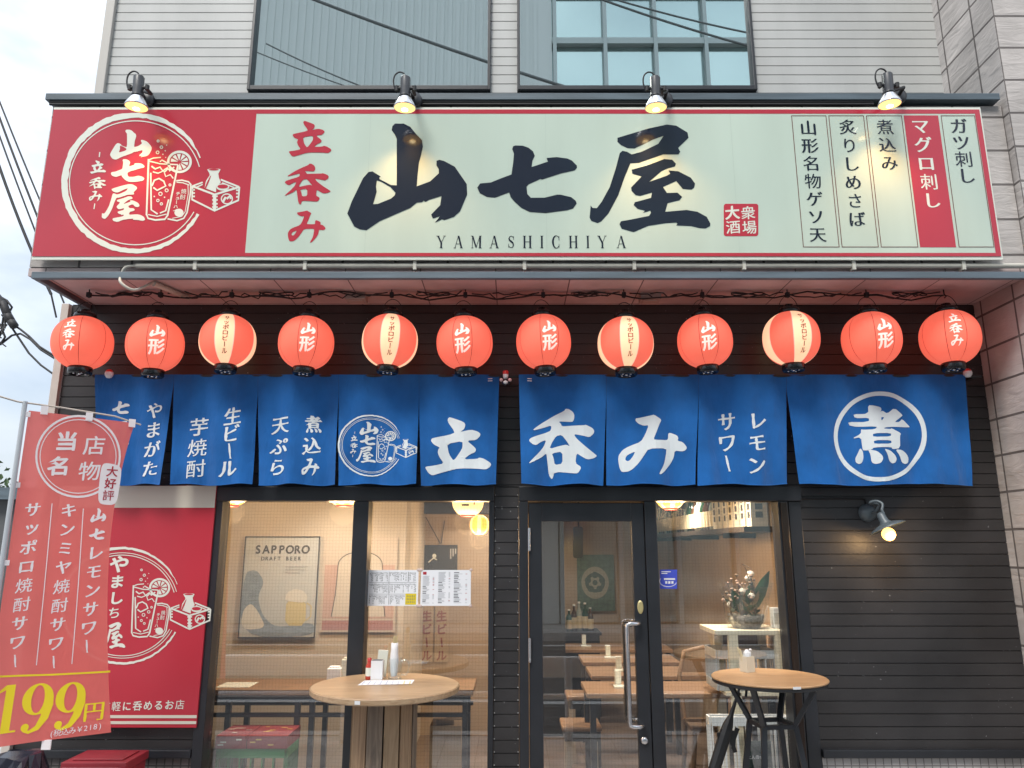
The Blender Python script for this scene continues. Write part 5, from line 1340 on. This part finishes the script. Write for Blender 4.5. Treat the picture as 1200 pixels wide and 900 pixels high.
# cardboard carton under the counter
xa, xb = X_(507,880,5.45), X_(532,880,5.45); za = P(520,846,5.4).z
b = MB(); b.box(xa-.02, xb+.05, 5.42, 5.66, .005, za-.03); b.obox(((xa+xb)/2+.01, 5.44, za-.01), (.06,.003,.022), Matrix.Rotation(R(35),3,'X')); b.obox((xb-.01, 5.62, za-.015), (.06,.003,.02), Matrix.Rotation(R(-50),3,'X'))
b.build('cardboard_box', mat('brown cardboard', (.30,.21,.13), .8), label='open brown cardboard box under the counter end', cat='box', loc=((xa+xb)/2, 5.5, 0))

# deep wall: cloth strips, chalkboard, lanterns
S7 = Surf((0, 7.385, 0))
for i, (px, lb) in enumerate(((500,'narrow paper strip with red characters on the far wall, beside the counter corner'),(517.5,'narrow paper strip with red characters on the far wall, nearer the window frame'))):
    b = MB(); a0, b1 = S7.at(px-7, 690); a1, b0 = S7.at(px+7, 776); b.box(a0, a1, 7.386, 7.389, b0, b1)
    column(b, S7, '生ビール', (px, 722), (px, 768), 13, 1, .001, 'heavy')
    b.build('paper_strip', [mat('tan paper', (.44,.33,.22), .7), mat('red strip ink', (.26,.08,.06), .7)], label=lb, cat='paper strip', group='red lettered paper strips', loc=P(px,730,7.386))
t = thing('chalkboard', 'dark hanging chalkboard with pale notes and white clip on the far wall', 'chalkboard', P(503,655,7.37))
b = MB(); a0, b1 = S7.at(471, 638.5); a1, b0 = S7.at(536, 660.5); b.box(a0, a1, 7.365, 7.383, b0-.10, b1); b.build('board', mat('slate', (.045,.045,.048), .6, var=.2, vs=6), t)
b = MB(); S7b = Surf((0,7.365,0)); putpx(b, S7b, [rect(479.5,651,492.5,658)], 0, .003); putpx(b, S7b, [ell(509,651.5,2.4,2.6,14)], 0, .003); putpx(b, S7b, ribbon([(502,659),(508,654),(512,656)], 1.4), 0, .003)
for k in range(3): putpx(b, S7b, [rect(527.5+2.8*k, 643, 529+2.8*k, 655-3*k)], 1, .003)
b.build('note', [m_film, mat('chalk', (.45,.45,.42), .9)], t)
b = MB()
for a, e in (((492,607),(475,632)),((499,606),(516,637)),((521,610),(517,637))): b.tube([P(*a,7.37), P(*e,7.37)], .004, n=6)
b.build('hanging_string', m_black, t)
m_yl = mat('lit yellow paper', (.85,.55,.10), .7, emit=(1,.50,.05), es=.95); m_yl2 = mat('lit pale yellow paper', (.9,.75,.45), .7, emit=(1,.66,.24), es=1.05)
def ylantern(px, py, rpx, Y, lb, red=True, pts=False):
    c = P(px, py, Y); r = rpx * mpp(py, Y)
    t = thing('glowing_lantern', lb, 'lantern', c, 'yellow lanterns inside')
    b = MB(); zz = [-.86 + 1.72*i/40 for i in range(41)]; b.lathe([(r*(1-abs(z/.98)**2.3)**.5*(1-.008*(i%2)), z*r) for i, z in enumerate(zz)], c, angs=[R(12*k) for k in range(30)], mats=[1 if (k % 10) in (0,9,5,4) and not pts else (0 if not pts else 1) for k in range(30)]); b.build('paper_shade', [m_yl, m_yl2], t)
    b = MB(); rb = r*.42; b.lathe([(rb,-.84*r),(rb*1.08,-.86*r),(rb*1.05,-.98*r),(0,-.985*r)], c, n=20); b.lathe([(rb,.84*r),(rb*1.08,.86*r),(rb*1.05,.98*r),(0,.985*r)], c, n=20); b.build('cap', mat('red lantern ring', (.55,.06,.05), .4, emit=(.7,.08,.05), es=.3) if red else m_yl2, t)
    b = MB(); b.tube([c + Vector((0,0,r)), (c.x, c.y, ZC)], .004, n=6); b.build('cord', m_rubber, t)
    if pts:
        S_ = Surf((0,0,0)); S_.pt = lambda a, z, l=0: c + Vector((r*1.006*(1-abs(z/r/.98)**2.3)**.5*math.sin(a/r), -r*1.006*(1-abs(z/r/.98)**2.3)**.5*math.cos(a/r), z))
        b = MB(); put(b, S_, [rect(-.35*r,-.36*r,.12*r,-.25*r)], 0, 0, .02); put(b, S_, [rect(.42*r,-.28*r,.50*r,-.12*r)], 1, 0, .02); b.build('print', [m_pdk, m_redsat], t)
    ld = bpy.data.lights.new('lantern_light', 'POINT'); ld.energy = 11; ld.color = (1,.66,.34); ld.shadow_soft_size = .1
    lo = bpy.data.objects.new('lantern_light', ld); COL.objects.link(lo); lo.parent = t; lo.location = (0, -.02, -r*1.25)
ylantern(272, 574, 20, 5.35, 'yellow glowing lantern half hidden behind the header at the wall poster end')
ylantern(404, 574, 20, 5.35, 'yellow glowing lantern behind the header beside the window post')
ylantern(548.5, 587, 18.5, 5.35, 'pale yellow glowing lantern with a small dark mark, above the round yellow one', pts=True)
ylantern(562, 615, 11.6, 6.6, 'small round yellow glowing lantern below the pale marked one', red=False)
ylantern(785, 580, 17.5, 5.35, 'yellow glowing lantern with red ring in the window beside the bottle shelf')
# ceiling downlights, lit; the one above the flowers is added to brighten the cabinet
m_dl = mat('lit downlight', (1,.8,.5), .4, emit=(1,.72,.40), es=14)
for x, y, e in ((-1.35,5.5,11.5),(-.45,5.5,10.5),(1.25,5.08,22),(.55,7.9,8),(1.35,6.6,24),(-.2,6.9,10)):
    t = thing('downlight', {(-1.35):'lit ceiling downlight before the framed beer poster',(-.45):'lit ceiling downlight above the paper menus on the glass',1.25:'added ceiling downlight brightening the flower basket and cabinet',.55:'lit ceiling downlight before the green framed print',1.35:'lit ceiling downlight at the far end of the bottle shelf',(-.2):'lit ceiling downlight before the hanging chalkboard'}[x], 'downlight', (x, y, ZC), 'ceiling downlights')
    b = MB(); b.lathe([(.05,-.0005),(.062,-.004),(.062,-.012),(.048,-.012),(.046,-.004)], (x,y,ZC), n=24); b.build('trim_ring', m_whitegloss, t)
    b = MB(); b.lathe([(.045,-.006),(0,-.0065)], (x,y,ZC), n=20); b.build('lamp', m_dl, t)
    ld = bpy.data.lights.new('downlight_beam', 'SPOT'); ld.energy = e*4.2; ld.color = (1,.88,.74); ld.spot_size = R(120); ld.spot_blend = .8; ld.shadow_soft_size = .05
    lo = bpy.data.objects.new('downlight_beam', ld); COL.objects.link(lo); lo.parent = t; lo.location = (0,0,-.03)

# behind the door: print, plaque, tables, stools, counter bottles
S8 = Surf((0, 8.775, 0)); b = MB(); a0, b1 = S8.at(676, 650); a1, b0 = S8.at(721, 716); b.box(a0, a1, 8.776, 8.797, b0, b1)
cx, cz = (a0+a1)/2 - .01, (b0+b1)/2 + .0; rr_ = (a1-a0)
put(b, S8, [[(cx + x, cz + y) for x, y in ell(0,0,.37*rr_,.42*rr_,40)]], 1, .002); put(b, S8, [[(cx + x, cz + y) for x, y in ell(0,0,.27*rr_,.26*rr_,30)], [(cx + x, cz + y) for x, y in ell(0,0,.17*rr_,.17*rr_,30)]], 2, .003)
for k in range(5): put(b, S8, [[(cx + .20*rr_*math.cos(R(72*k+18)) + x, cz + .20*rr_*math.sin(R(72*k+18)) + y) for x, y in ell(0,0,.085*rr_,.085*rr_,14)]], 2, .0036)
put(b, S8, [[(cx+x, cz+y) for x, y in ell(0,0,.07*rr_,.07*rr_,12)]], 2, .004)
b.build('framed_print', [mat('sage green print', (.115,.16,.115), .6, var=.25, vs=20), mat('print cream disc', (.36,.33,.24), .6), mat('print dark crest', (.08,.11,.08), .6)], label='sage green print with a round cream crest on the far wall seen through the door', cat='print', loc=((a0+a1)/2, 8.78, b0))
c = P(677.5, 635, 7.9); t = thing('hanging_plaque', 'long dark rounded board hanging above the green print behind the door', 'plaque', c)
b = MB(); k = mpp(635, 7.9); S9 = Surf((0,7.88,0)); put(b, S9, [[S9.at(*p) for p in rrect(671.5, 617, 683, 654, 3)]], 0, .012); put(b, S9, [[S9.at(*p) for p in rrect(671.5, 617, 683, 654, 3)][::-1]], 0, -.012)
rim = [S9.at(*p) for p in rrect(671.5, 617, 683, 654, 3)]; n = len(rim); b.add([S9.pt(p[0],p[1],.012) for p in rim] + [S9.pt(p[0],p[1],-.012) for p in rim], [(i, (i+1)%n, n+(i+1)%n, n+i) for i in range(n)])
b.build('board', mat('dark slate board', (.04,.045,.05), .5), t); b = MB(); b.tube([P(678,617,7.88), (P(678,617,7.88).x, 7.88, ZC)], .01, n=6); b.build('hanger', m_black, t)
m_tw = wood_mat('orange table wood', (.20,.115,.065), (.32,.20,.12), (1.4,12,12), .35)
for i, (y, px0, px1, lb) in enumerate(((5.55,684,760,'wooden dining table nearest the door glass'),(6.25,690,750,'wooden dining table second from the door'),(6.95,681,745,'wooden dining table third from the door'),(7.75,656,742,'wooden dining table farthest from the door, before the bottle counter'))):
    z = .74; x0, x1 = X_(px0, 800, y), xi1-.01 if i < 2 else X_(px1, 780, y) + .35
    t = thing('dining_table', lb, 'table', ((x0+x1)/2, y, 0), 'dining tables behind the door')
    b = MB(); b.box(x0, x1, y-.24, y+.24, z-.03, z); b.build('top', m_tw, t, bevel=.003)
    for xx in (x0+.04, x1-.04):
        for yy in (y-.2, y+.2): b = MB(); b.box(xx-.02, xx+.02, yy-.02, yy+.02, .005, z-.031); b.build('leg', m_darkedge, t)
    xx = x0 + .28
    b = MB(); b.box(xx-.07, xx+.03, y-.05, y+.03, z+.0005, z+.012); b.box(xx-.05, xx-.01, y+.04, y+.10, z+.0005, z+.10); b.build('menu_card', m_film, label=['cream menu card on the dining table nearest the door','cream menu card on the second dining table','cream menu card on the third dining table','cream menu card on the farthest dining table'][i], cat='menu card', group='menu cards on the dining tables', loc=(xx, y, z))
for px0, px1, py, y, lb in ((657,703,846,5.75,'low wooden stool with pale legs seen through the lower door glass'),(663,700,812,6.6,'second wooden stool further behind the door glass')):
    z = P(680, py, y).z; x0, x1 = X_(px0, py, y), X_(px1, py, y)
    t = thing('wooden_stool', lb, 'stool', ((x0+x1)/2, y, 0), 'stools behind the door')
    b = MB(); b.box(x0, x1, y-.15, y+.15, z-.035, z); b.build('seat', m_tw, t, bevel=.012)
    b = MB(); b.box(x0+.02, x1-.02, y-.13, y+.13, z-.10, z-.036); b.build('apron', m_black, t)
    for xx in (x0+.05, x1-.05):
        for yy in (y-.11, y+.11): b = MB(); b.box(xx-.018, xx+.018, yy-.018, yy+.018, .005, z-.101); b.build('leg', mat('pale leg wood', (.42,.36,.28), .6), t)
yk = 8.35; x0, x1 = X_(660,735,yk), X_(700,735,yk); zk = P(680,742,yk).z
b = MB(); b.box(x0, x1, yk-.2, yk+.2, .005, zk); b.box(x0-.02, x1+.02, yk-.22, yk+.22, zk+.0005, zk+.03); b.build('back_counter', m_black, label='small black cabinet carrying bottles below the green print', cat='cabinet', loc=((x0+x1)/2, yk, 0), bevel=.004)
m_btl = [mat('green bottle glass', (.02,.05,.025), .1), mat('brown bottle glass', (.07,.03,.012), .1), mat('clear sake glass', (.35,.38,.33), .15)]; m_lab = mat('cream bottle label', (.62,.52,.34), .6); m_capw = mat('white bottle cap', (.66,.62,.55), .4)
def bottle(c, h, r, mi, lb, grp):
    b = MB(); b.lathe([(0,0),(r,0),(r,h*.58),(r*.8,h*.68),(r*.36,h*.80),(r*.34,h*.95)], c, n=14); b.lathe([(r*.42,h*.94),(r*.42,h),(0,h)], c, m=2, n=12); b.lathe([(r*1.03,h*.10),(r*1.03,h*.52)], c, m=1, n=14)
    return b.build('bottle', [m_btl[mi], m_lab, m_capw], label=lb, cat='bottle', group=grp, loc=c)
for k, (px, h) in enumerate(((667,.22),(673,.27),(679,.30),(686,.29),(692,.24))):
    bottle((X_(px,735,yk-.08), yk-.08, zk+.031), h, .034, k%3, 'bottle standing on the black cabinet below the green print', 'bottles on the black cabinet')

# bottle shelf along the right inner wall
zs_ = P(905, 617, 5.05).z
ysh0, ysh1 = 5.02, 8.6
t = thing('wall_shelf', 'long dark shelf on the right inner wall carrying a row of bottles', 'shelf', (xi1-.12, (ysh0+ysh1)/2, zs_))
b = MB(); b.box(xi1-.26, xi1-.002, ysh0, ysh1, zs_-.035, zs_); b.build('board', mat('dark stained shelf', (.05,.035,.025), .5), t)
b = MB()
for y in (5.6,6.6,7.6,8.4): b.box(xi1-.24, xi1-.003, y-.012, y+.012, zs_-.07, zs_-.036)
b.build('bracket', m_black, t)
m_box = mat('cream sake carton', (.60,.54,.42), .6)
for k in range(7):
    y = ysh0 + .12 + k*.145; x = xi1 - .13; b = MB(); b.box(x-.055, x+.055, y-.05, y+.05, zs_+.001, zs_+.30)
    SX = Surf((x-.0555, 0, 0), (0,-1,0), (0,0,1)); 
    for j in range(4): put(b, SX, [rect(-y-.022, zs_+.06+.055*j, -y+.022, zs_+.10+.055*j)], 1, .001)
    SY = Surf((0, y-.0505, 0)); 
    for j in range(4): put(b, SY, [rect(x-.025, zs_+.06+.055*j, x+.025, zs_+.10+.055*j)], 1, .001)
    b.build('sake_carton', [m_box, m_pdk], label='cream sake carton with dark print in the row on the bottle shelf', cat='carton', group='sake cartons on the bottle shelf', loc=(x, y, zs_))
for k in range(24):
    y = 6.08 + k*.103; bottle((xi1-.14, y, zs_+.001), .30, .042, (k*7//3)%3, 'bottle in the row on the dark wall shelf', 'bottles on the wall shelf')

# cream cabinet with crates, baskets and the flower basket
zt_ = Z_(738.5, 5.06); xa, xb = X_(837,740,5.06), X_(922,740,5.06); xb = min(xb, xi1-.03)
t = thing('open_cabinet', 'cream wooden open cabinet inside the window behind the black legged table', 'cabinet', ((xa+xb)/2, 5.25, 0)); m_cab = mat('cream cabinet wood', (.72,.66,.50), .55, var=.06, vs=6)
b = MB(); b.box(xa, xb, 5.05, 5.45, zt_-.03, zt_); b.build('top', m_cab, t, bevel=.003)
for xx in (X_(861,800,5.08), xb-.035):
    for yy in (5.07, 5.43): b = MB(); b.box(xx-.03, xx+.03, yy-.018, yy+.018, .005, zt_-.031); b.build('post', m_cab, t)
zsh = P(880,810,5.1).z; b = MB(); b.box(X_(850,800,5.06), xb, 5.052, 5.45, zsh-.02, zsh); b.build('shelf', m_cab, t)
b = MB(); b.box(xa+.1, xb-.01, 5.42, 5.44, zsh+.19, zt_-.035); b.build('back_panel', mat('brown panel', (.20,.12,.07), .7), t)
m_wht = mat('white crate plastic', (.80,.82,.82), .5); m_gry = mat('pale grey basket', (.44,.46,.47), .5)
crate(X_(842,800,5.1), xb-.05, 5.11, 5.40, zsh+.001, zsh+.25, 'pale grey basket on the middle shelf of the cream cabinet', 'basket', m_gry)
zc1 = P(880,856,5.0).z; zc0 = P(880,842,5.0).z + .02
crate(X_(834,880,5.0), xb-.03, 4.965, 5.035, .005, .24, 'white plastic crate on the floor, lower of two behind the table legs', 'plastic_crate', m_wht, 'white plastic crates')
crate(X_(831,860,5.0), xb-.05, 4.962, 5.038, .241, zc0, 'white plastic crate stacked on another behind the table legs', 'plastic_crate', m_wht, 'white plastic crates')
xs_a, xs_b = X_(876,880,4.93), X_(900,880,4.93); b = MB(); ztp = P(888,868.5,4.93).z; b.box(xs_a, xs_b+.02, 4.925, 4.94, .005, ztp); S_ = Surf((0,4.925,0))
for i, ch in enumerate('大人の☆生'): char(b, S_, ch, 877.5 + 5*i, 887, 5.2, 1, .0015, 'bold', vert=False)
b.build('dark_sign', [mat('dark green board', (.012,.035,.028), .4), m_white], label='dark green board with small white characters at the foot of the cream cabinet', cat='sign', loc=((xs_a+xs_b)/2, 4.93, 0))
c = P(875, 738, 5.2); c.z = zt_
fb = thing('flower_basket', 'clear wrapped flower arrangement in a basket on the cream cabinet', 'flowers', (c.x, 5.2, zt_))
rr = random.Random(11); cc = Vector((c.x, 5.2, zt_+.001))
b = MB(); b.lathe([(0,.002),(.085,.002),(.11,.04),(.12,.085),(.115,.086),(.10,.04),(0,.03)], cc, n=26); b.build('basket', mat('grey wicker', (.16,.145,.125), .8, var=.4, vs=60, bump=.8, bs=90), fb)
def leaf(b, base, tip, wd, m, sag=.0):
    base, tip = Vector(base), Vector(tip); d_ = tip - base; sd_ = d_.cross(Vector((0,1,.2))).normalized() * wd; n_ = d_.cross(sd_).normalized(); v = []
    for k, w_ in ((0,.15),(.25,.8),(.5,1),(.75,.75),(1,.05)): p = base + d_*k + Vector((0,0,-sag*k*k)); v += [p - sd_*w_, p + n_*wd*.25*w_, p + sd_*w_]
    b.add(v, [f for k in range(4) for f in ((3*k,3*k+1,3*k+4,3*k+3),(3*k+1,3*k+2,3*k+5,3*k+4))], m, True)
b = MB(); leaf(b, cc + Vector((.03,0,.08)), cc + Vector((.17,-.03,.37)), .042, 0, .0); leaf(b, cc + Vector((.0,0,.08)), cc + Vector((.05,-.03,.30)), .04, 0); leaf(b, cc + Vector((-.02,-.02,.08)), cc + Vector((-.10,-.06,.25)), .035, 0)
for k in range(34): a = rr.uniform(0,6.28); p = cc + Vector((.07*math.cos(a), .06*math.sin(a), rr.uniform(.06,.18))); leaf(b, p, p + Vector((rr.uniform(-.10,.09), rr.uniform(-.08,.03), rr.uniform(.02,.12))), rr.uniform(.010,.022), rr.choice((0,1,1,2)), .02)
b.build('leaves', [mat('orchid leaf', (.05,.13,.05), .4), mat('grey green leaf', (.12,.17,.10), .6), mat('dried straw leaf', (.38,.28,.14), .7)], fb)
b = MB()
for k in range(46):
    f_ = k/46; p = cc + Vector((-.16 + .20*rr.random() + .04*f_, -.07 + .09*rr.random(), .17 + .16*f_ + rr.uniform(-.04,.03))); r = rr.uniform(.007,.016)
    if k % 9 == 0: r = .026
    b.lathe([(0,-r),(r*.8,-r*.5),(r,0),(r*.7,r*.6),(0,r*.8)], p, m=0 if k % 9 == 0 else rr.choice((1,2,1)), n=8, smooth=False); b.tube([p - Vector((0,0,r)), p + Vector((rr.uniform(-.01,.03),.01,-.12))], .0018, 2, 4)
b.tube([cc + Vector((.04,0,.1)), cc + Vector((.04,0,.30)), cc + Vector((.015,-.01,.39)), cc + Vector((-.01,-.01,.42)), cc + Vector((.05,-.02,.385))], .003, 2, 5)
b.build('blossoms', [mat('white blossom', (.62,.58,.52), .7), mat('dusty pink blossom', (.38,.27,.21), .7), mat('dry stem brown', (.16,.11,.07), .7)], fb)
m_wrap = glass_mat('clear wrap film', (.93,.94,.93), .06, rough=.12)
b = MB(); n = 18; vs = []
for j, (r, z) in enumerate(((.115,.0),(.13,.08),(.15,.17),(.165,.26),(.175,.30))):
    for k in range(n): a = 6.2832*k/n; q_ = r*(1 + .10*math.sin(5*a + j) + rr.uniform(-.03,.03)); vs.append(cc + Vector((q_*math.cos(a), .8*q_*math.sin(a) - .0, z + (rr.uniform(-.05,.03) if j == 4 else 0))))
b.add(vs, [(j*n+k, j*n+(k+1)%n, (j+1)*n+(k+1)%n, (j+1)*n+k) for j in range(4) for k in range(n)], 0, False); b.build('wrap', m_wrap, fb)
b = MB(); xx = X_(912,730,5.2); b.box(xx-.04, xx+.035, 5.16, 5.24, zt_+.001, zt_+.13); b.box(xx-.04, xx+.035, 5.155, 5.159, zt_+.03, zt_+.10, 1); b.build('paper_pack', [m_wht, mat('pale pack print', (.50,.50,.48), .6)], label='small white pack beside the wrapped flowers on the cream cabinet', cat='pack', loc=(xx,5.2,zt_), bevel=.004)
# bentwood chair
xc_ = X_(836,800,5.75); t = thing('wooden_chair', 'brown bentwood chair behind the glass left of the cream cabinet', 'chair', (xc_, 5.75, 0)); m_ch = mat('brown bentwood', (.20,.125,.07), .5)
b = MB(); b.box(xc_-.2, xc_+.18, 5.6, 5.95, .43, .46); b.build('seat', m_ch, t, bevel=.01)
for xx in (xc_-.18, xc_+.16):
    for yy in (5.63, 5.92): b = MB(); b.tube([(xx,yy,.429),(xx + (.02 if xx > xc_ else -.02),yy,.2),(xx + (.05 if xx > xc_ else -.05),yy,.005)], .017, n=8); b.build('leg', m_ch, t)
b = MB(); b.tube([(xc_-.18,5.93,.46),(xc_-.2,5.97,.75),(xc_-.15,6.0,.92),(xc_,6.01,.95),(xc_+.13,6.0,.92),(xc_+.18,5.97,.75),(xc_+.16,5.93,.46)], .016, n=8); b.obox((xc_-.01,6.0,.82), (.16,.008,.05)); b.build('backrest', m_ch, t)

# ------------------------------------------------------------------ outside: wires, neighbours, the far side of the street
def wire(pts, r, lb, grp='overhead wires', n=10, sag=.0, m_=None):
    (a, b_) = (Vector(pts[0]), Vector(pts[1])); q_ = [a.lerp(b_, k/n) - Vector((0,0,sag*4*(k/n)*(1-k/n))) for k in range(n+1)]
    b = MB(); b.tube(q_, r, n=6); b.build('overhead_wire', m_ or m_rubber, label=lb, cat='wire', group=grp, loc=(a+b_)/2)
wire((P(-40,15,9), P(75,300,9)), .011, 'thin overhead wire running down the sky toward the sign, highest of the four', sag=.06)
wire((P(-30,55,9), P(75,330,9)), .014, 'overhead wire in the sky just below the highest one', sag=.06)
wire((P(-30,75,9), P(75,355,9)), .011, 'overhead wire in the sky, third down', sag=.06)
wire((P(-25,120,8), P(60,345,8)), .016, 'thick overhead wire in the sky, lowest of the steep four', sag=.10)
wr = thing('wire_splice', 'tangled black cable splice bundle in the sky beside the first lantern', 'cable', P(8,360,8))
b = MB(); rr = random.Random(9)
for a, e in (((-6,345),(7,362)),((2,352),(10,372)),((7,366),(14,378)),((12,375),(18,384))):
    pa_, pe_ = P(*a,8), P(*e,8); b.tube([pa_, pa_.lerp(pe_,.15), pa_.lerp(pe_,.85), pe_], [.02,.045,.045,.02], n=10)
b.build('sleeve', m_rubber, wr)
b = MB()
for pl in (((-8,343),(8,352),(14,360),(10,368),(4,372)), ((4,372),(2,385),(6,395),(0,404)), ((8,380),(-2,392),(-8,402)), ((0,404),(14,393),(24,391),(36,398),(48,410),(64,420),(75,427)), ((12,378),(24,386),(34,394),(46,406),(62,416),(78,424)), ((14,384),(22,396),(34,414),(48,428),(62,438),(75,444))):
    q_ = [P(x, y, 8 + .05*rr.random()) for x, y in pl]; b.tube(q_, .012, n=6)
for k in range(12): 
    x, y = rr.uniform(-6,6), rr.uniform(365,400); b.tube([P(x,y,8.02), P(x+rr.uniform(-6,6),y+rr.uniform(4,10),8.03), P(x+rr.uniform(-8,8),y+rr.uniform(8,18),8.0)], .008, n=5)
b.build('cable', m_rubber, wr)
wire((P(60,345,4.9), P(66,372,4.9)), .006, 'short drop wire hanging from the soffit corner', 'short wires')
# distant neighbours on the left
def block(name, x0, x1, y0, y1, h, m_, lb, cat='building', grp=None):
    t = thing(name, lb, cat, ((x0+x1)/2, (y0+y1)/2, 0), grp)
    b = MB(); b.box(x0, x1, y0, y1, -.02, h); b.build('wall', m_, t)
    b = MB(); b.box(x0-.15, x1+.15, y0-.15, y1+.15, h+.002, h+.14); b.build('roof', m_navy, t)
    return t
xa = X_(20, 600, 9.0)
nbk = block('garage', -10.0, xa, 9.0, 13.0, P(10,586,9.0).z, mat('dark slate cladding', (.07,.075,.08), .7, var=.15, vs=2), 'low dark garage beyond the banner pole')
b = MB(); b.box(-8.6, -7.0, 8.97, 8.995, 0, 1.9); b.build('shutter', mat('grey shutter', (.2,.2,.2), .5), nbk)
tr_c = P(2, 560, 24); tt = thing('tree', 'small leafy green tree in the distance beyond the garage', 'tree', (tr_c.x-1.0, 24, 0))
b = MB(); b.tube([(tr_c.x-1,24,0),(tr_c.x-.95,24,1.6),(tr_c.x-1.1,24,2.8)], [.14,.11,.05], n=8)
for k in range(5): a = k*1.3; b.tube([(tr_c.x-.97,24,1.5+.2*k),(tr_c.x-1+.8*math.cos(a),24+.8*math.sin(a),2.6+.2*k)], [.05,.015], n=6)
b.build('trunk', mat('bark', (.10,.075,.055), .9), tt)
b = MB(); rr = random.Random(21)
for k in range(1500):
    u_ = rr.random(); a = rr.uniform(0,6.283); e_ = rr.uniform(-1.2,1.4); r = 1.5*(u_**.4)*(1 + .25*math.sin(3*a+2*e_))
    p = Vector((tr_c.x-1 + r*math.cos(a)*math.cos(e_)*1.15, 24 + r*math.sin(a)*math.cos(e_), 3.0 + r*math.sin(e_)*.85)); v = Vector((rr.uniform(-1,1),rr.uniform(-1,1),rr.uniform(-1,1))).normalized()*.11; w_ = v.cross(Vector((rr.uniform(-1,1),.3,1))).normalized()*.06
    b.add([p-v, p+w_, p+v, p-w_], [(0,1,2,3)], k % 2)
b.build('crown', [mat('leaf green', (.06,.11,.04), .6), mat('leaf light green', (.10,.15,.06), .6)], tt)

# opposite side of the street, seen mirrored in the windows
YO = -8.0; YM = 2*4.81 - YO
def mir(px, py): q_ = P(px, py, YM); return Vector((q_.x, YO, q_.z))
m_teal = mat('teal curtain glass', (.50,.62,.61), .12, .85, var=.06, vs=.4); m_rib = mat('grey green ribbed cladding', (.62,.66,.64), .6)
ob = thing('opposite_building', 'grey green building across the street mirrored in the upper windows', 'building', (0, YO-3, 0))
xg = mir(647, 50).x; xl_, xr_ = -9.5, 8.6; zg0 = mir(700, 160).z
b = MB(); b.box(xl_, xg-.01, YO-8, YO, 0, 16.8); k = xl_
while k < xg-.3: b.box(k, k+.10, YO+.001, YO+.022, 4.2, 16.7); k += .21
b.build('ribbed_wall', m_rib, ob)
b = MB(); b.box(xg, xr_, YO-8, YO-.15, 0, 16.8); b.build('glass_wall', m_teal, ob)
b = MB(); x = mir(650,48).x; stp = mir(709,48).x - mir(650,48).x
while x < xr_: b.box(x-.05, x+.05, YO-.148, YO+.06, 0, 16.8); x += stp
zr = mir(700,48).z; stz = mir(700,48).z - mir(700,110).z
for k in range(-6, 4): b.box(xg, xr_, YO-.146, YO+.03, zr + stz*k - .09, zr + stz*k + .09)
b.build('mullion', mat('grey green mullion', (.46,.52,.51), .5), ob)
b = MB(); b.box(xl_, xr_, YO+.1, YO+.9, 3.5, 3.75); b.build('awning', mat('pale awning', (.5,.5,.48), .6), ob)
for lb, pa_, pe_, r_ in (('thick overhead cable mirrored across both upper windows', (385,2), (705,112), .03), ('thin overhead cable mirrored at the foot of the first upper window',(392,82),(480,116),.014), ('thin overhead cable mirrored in the top corner of the second upper window',(712,-3),(885,52),.022), ('second thin cable mirrored in the top corner of the second upper window',(730,-3),(885,36),.018), ('thin overhead cable mirrored in the first upper window, near its middle',(300,55),(440,108),.012)):
    Yw = 2*4.81 + 2.5; wire((P(pa_[0]-80*1.0, pa_[1]-80*(pe_[1]-pa_[1])/(pe_[0]-pa_[0]), Yw) * 1 - Vector((0, 2*Yw - 2*4.81, 0)), P(pe_[0]+60, pe_[1]+60*(pe_[1]-pa_[1])/(pe_[0]-pa_[0]), Yw) - Vector((0, 2*Yw - 2*4.81, 0))), r_, lb, 'cables across the street', sag=.12, m_=mat('weathered grey cable', (.13,.14,.14), .6))

for p_ in list(protos.values()): pass
bpy.data.objects.remove(_fo); bpy.data.curves.remove(_fc)

gr = thing('guard_rail', 'white pipe guard rail along the kerb, mirrored as pale bands low in the shop glass', 'guard rail', (0, 2.55, 0))
m_gr = mat('white rail paint', (.78,.78,.77), .4)
b = MB(); b.box(-6, 6, 2.52, 2.58, .56, .74); b.build('beam', m_gr, gr, bevel=.02)
b = MB(); b.tube([(-6, 2.55, .40), (6, 2.55, .40)], .025, n=12); b.build('lower_pipe', m_gr, gr)
for x in (-5.5,-3.5,-1.5,.5,2.5,4.5): b = MB(); b.tube([(x,2.60,.0),(x,2.60,.74)], .035, n=14); b.build('post', m_gr, gr)
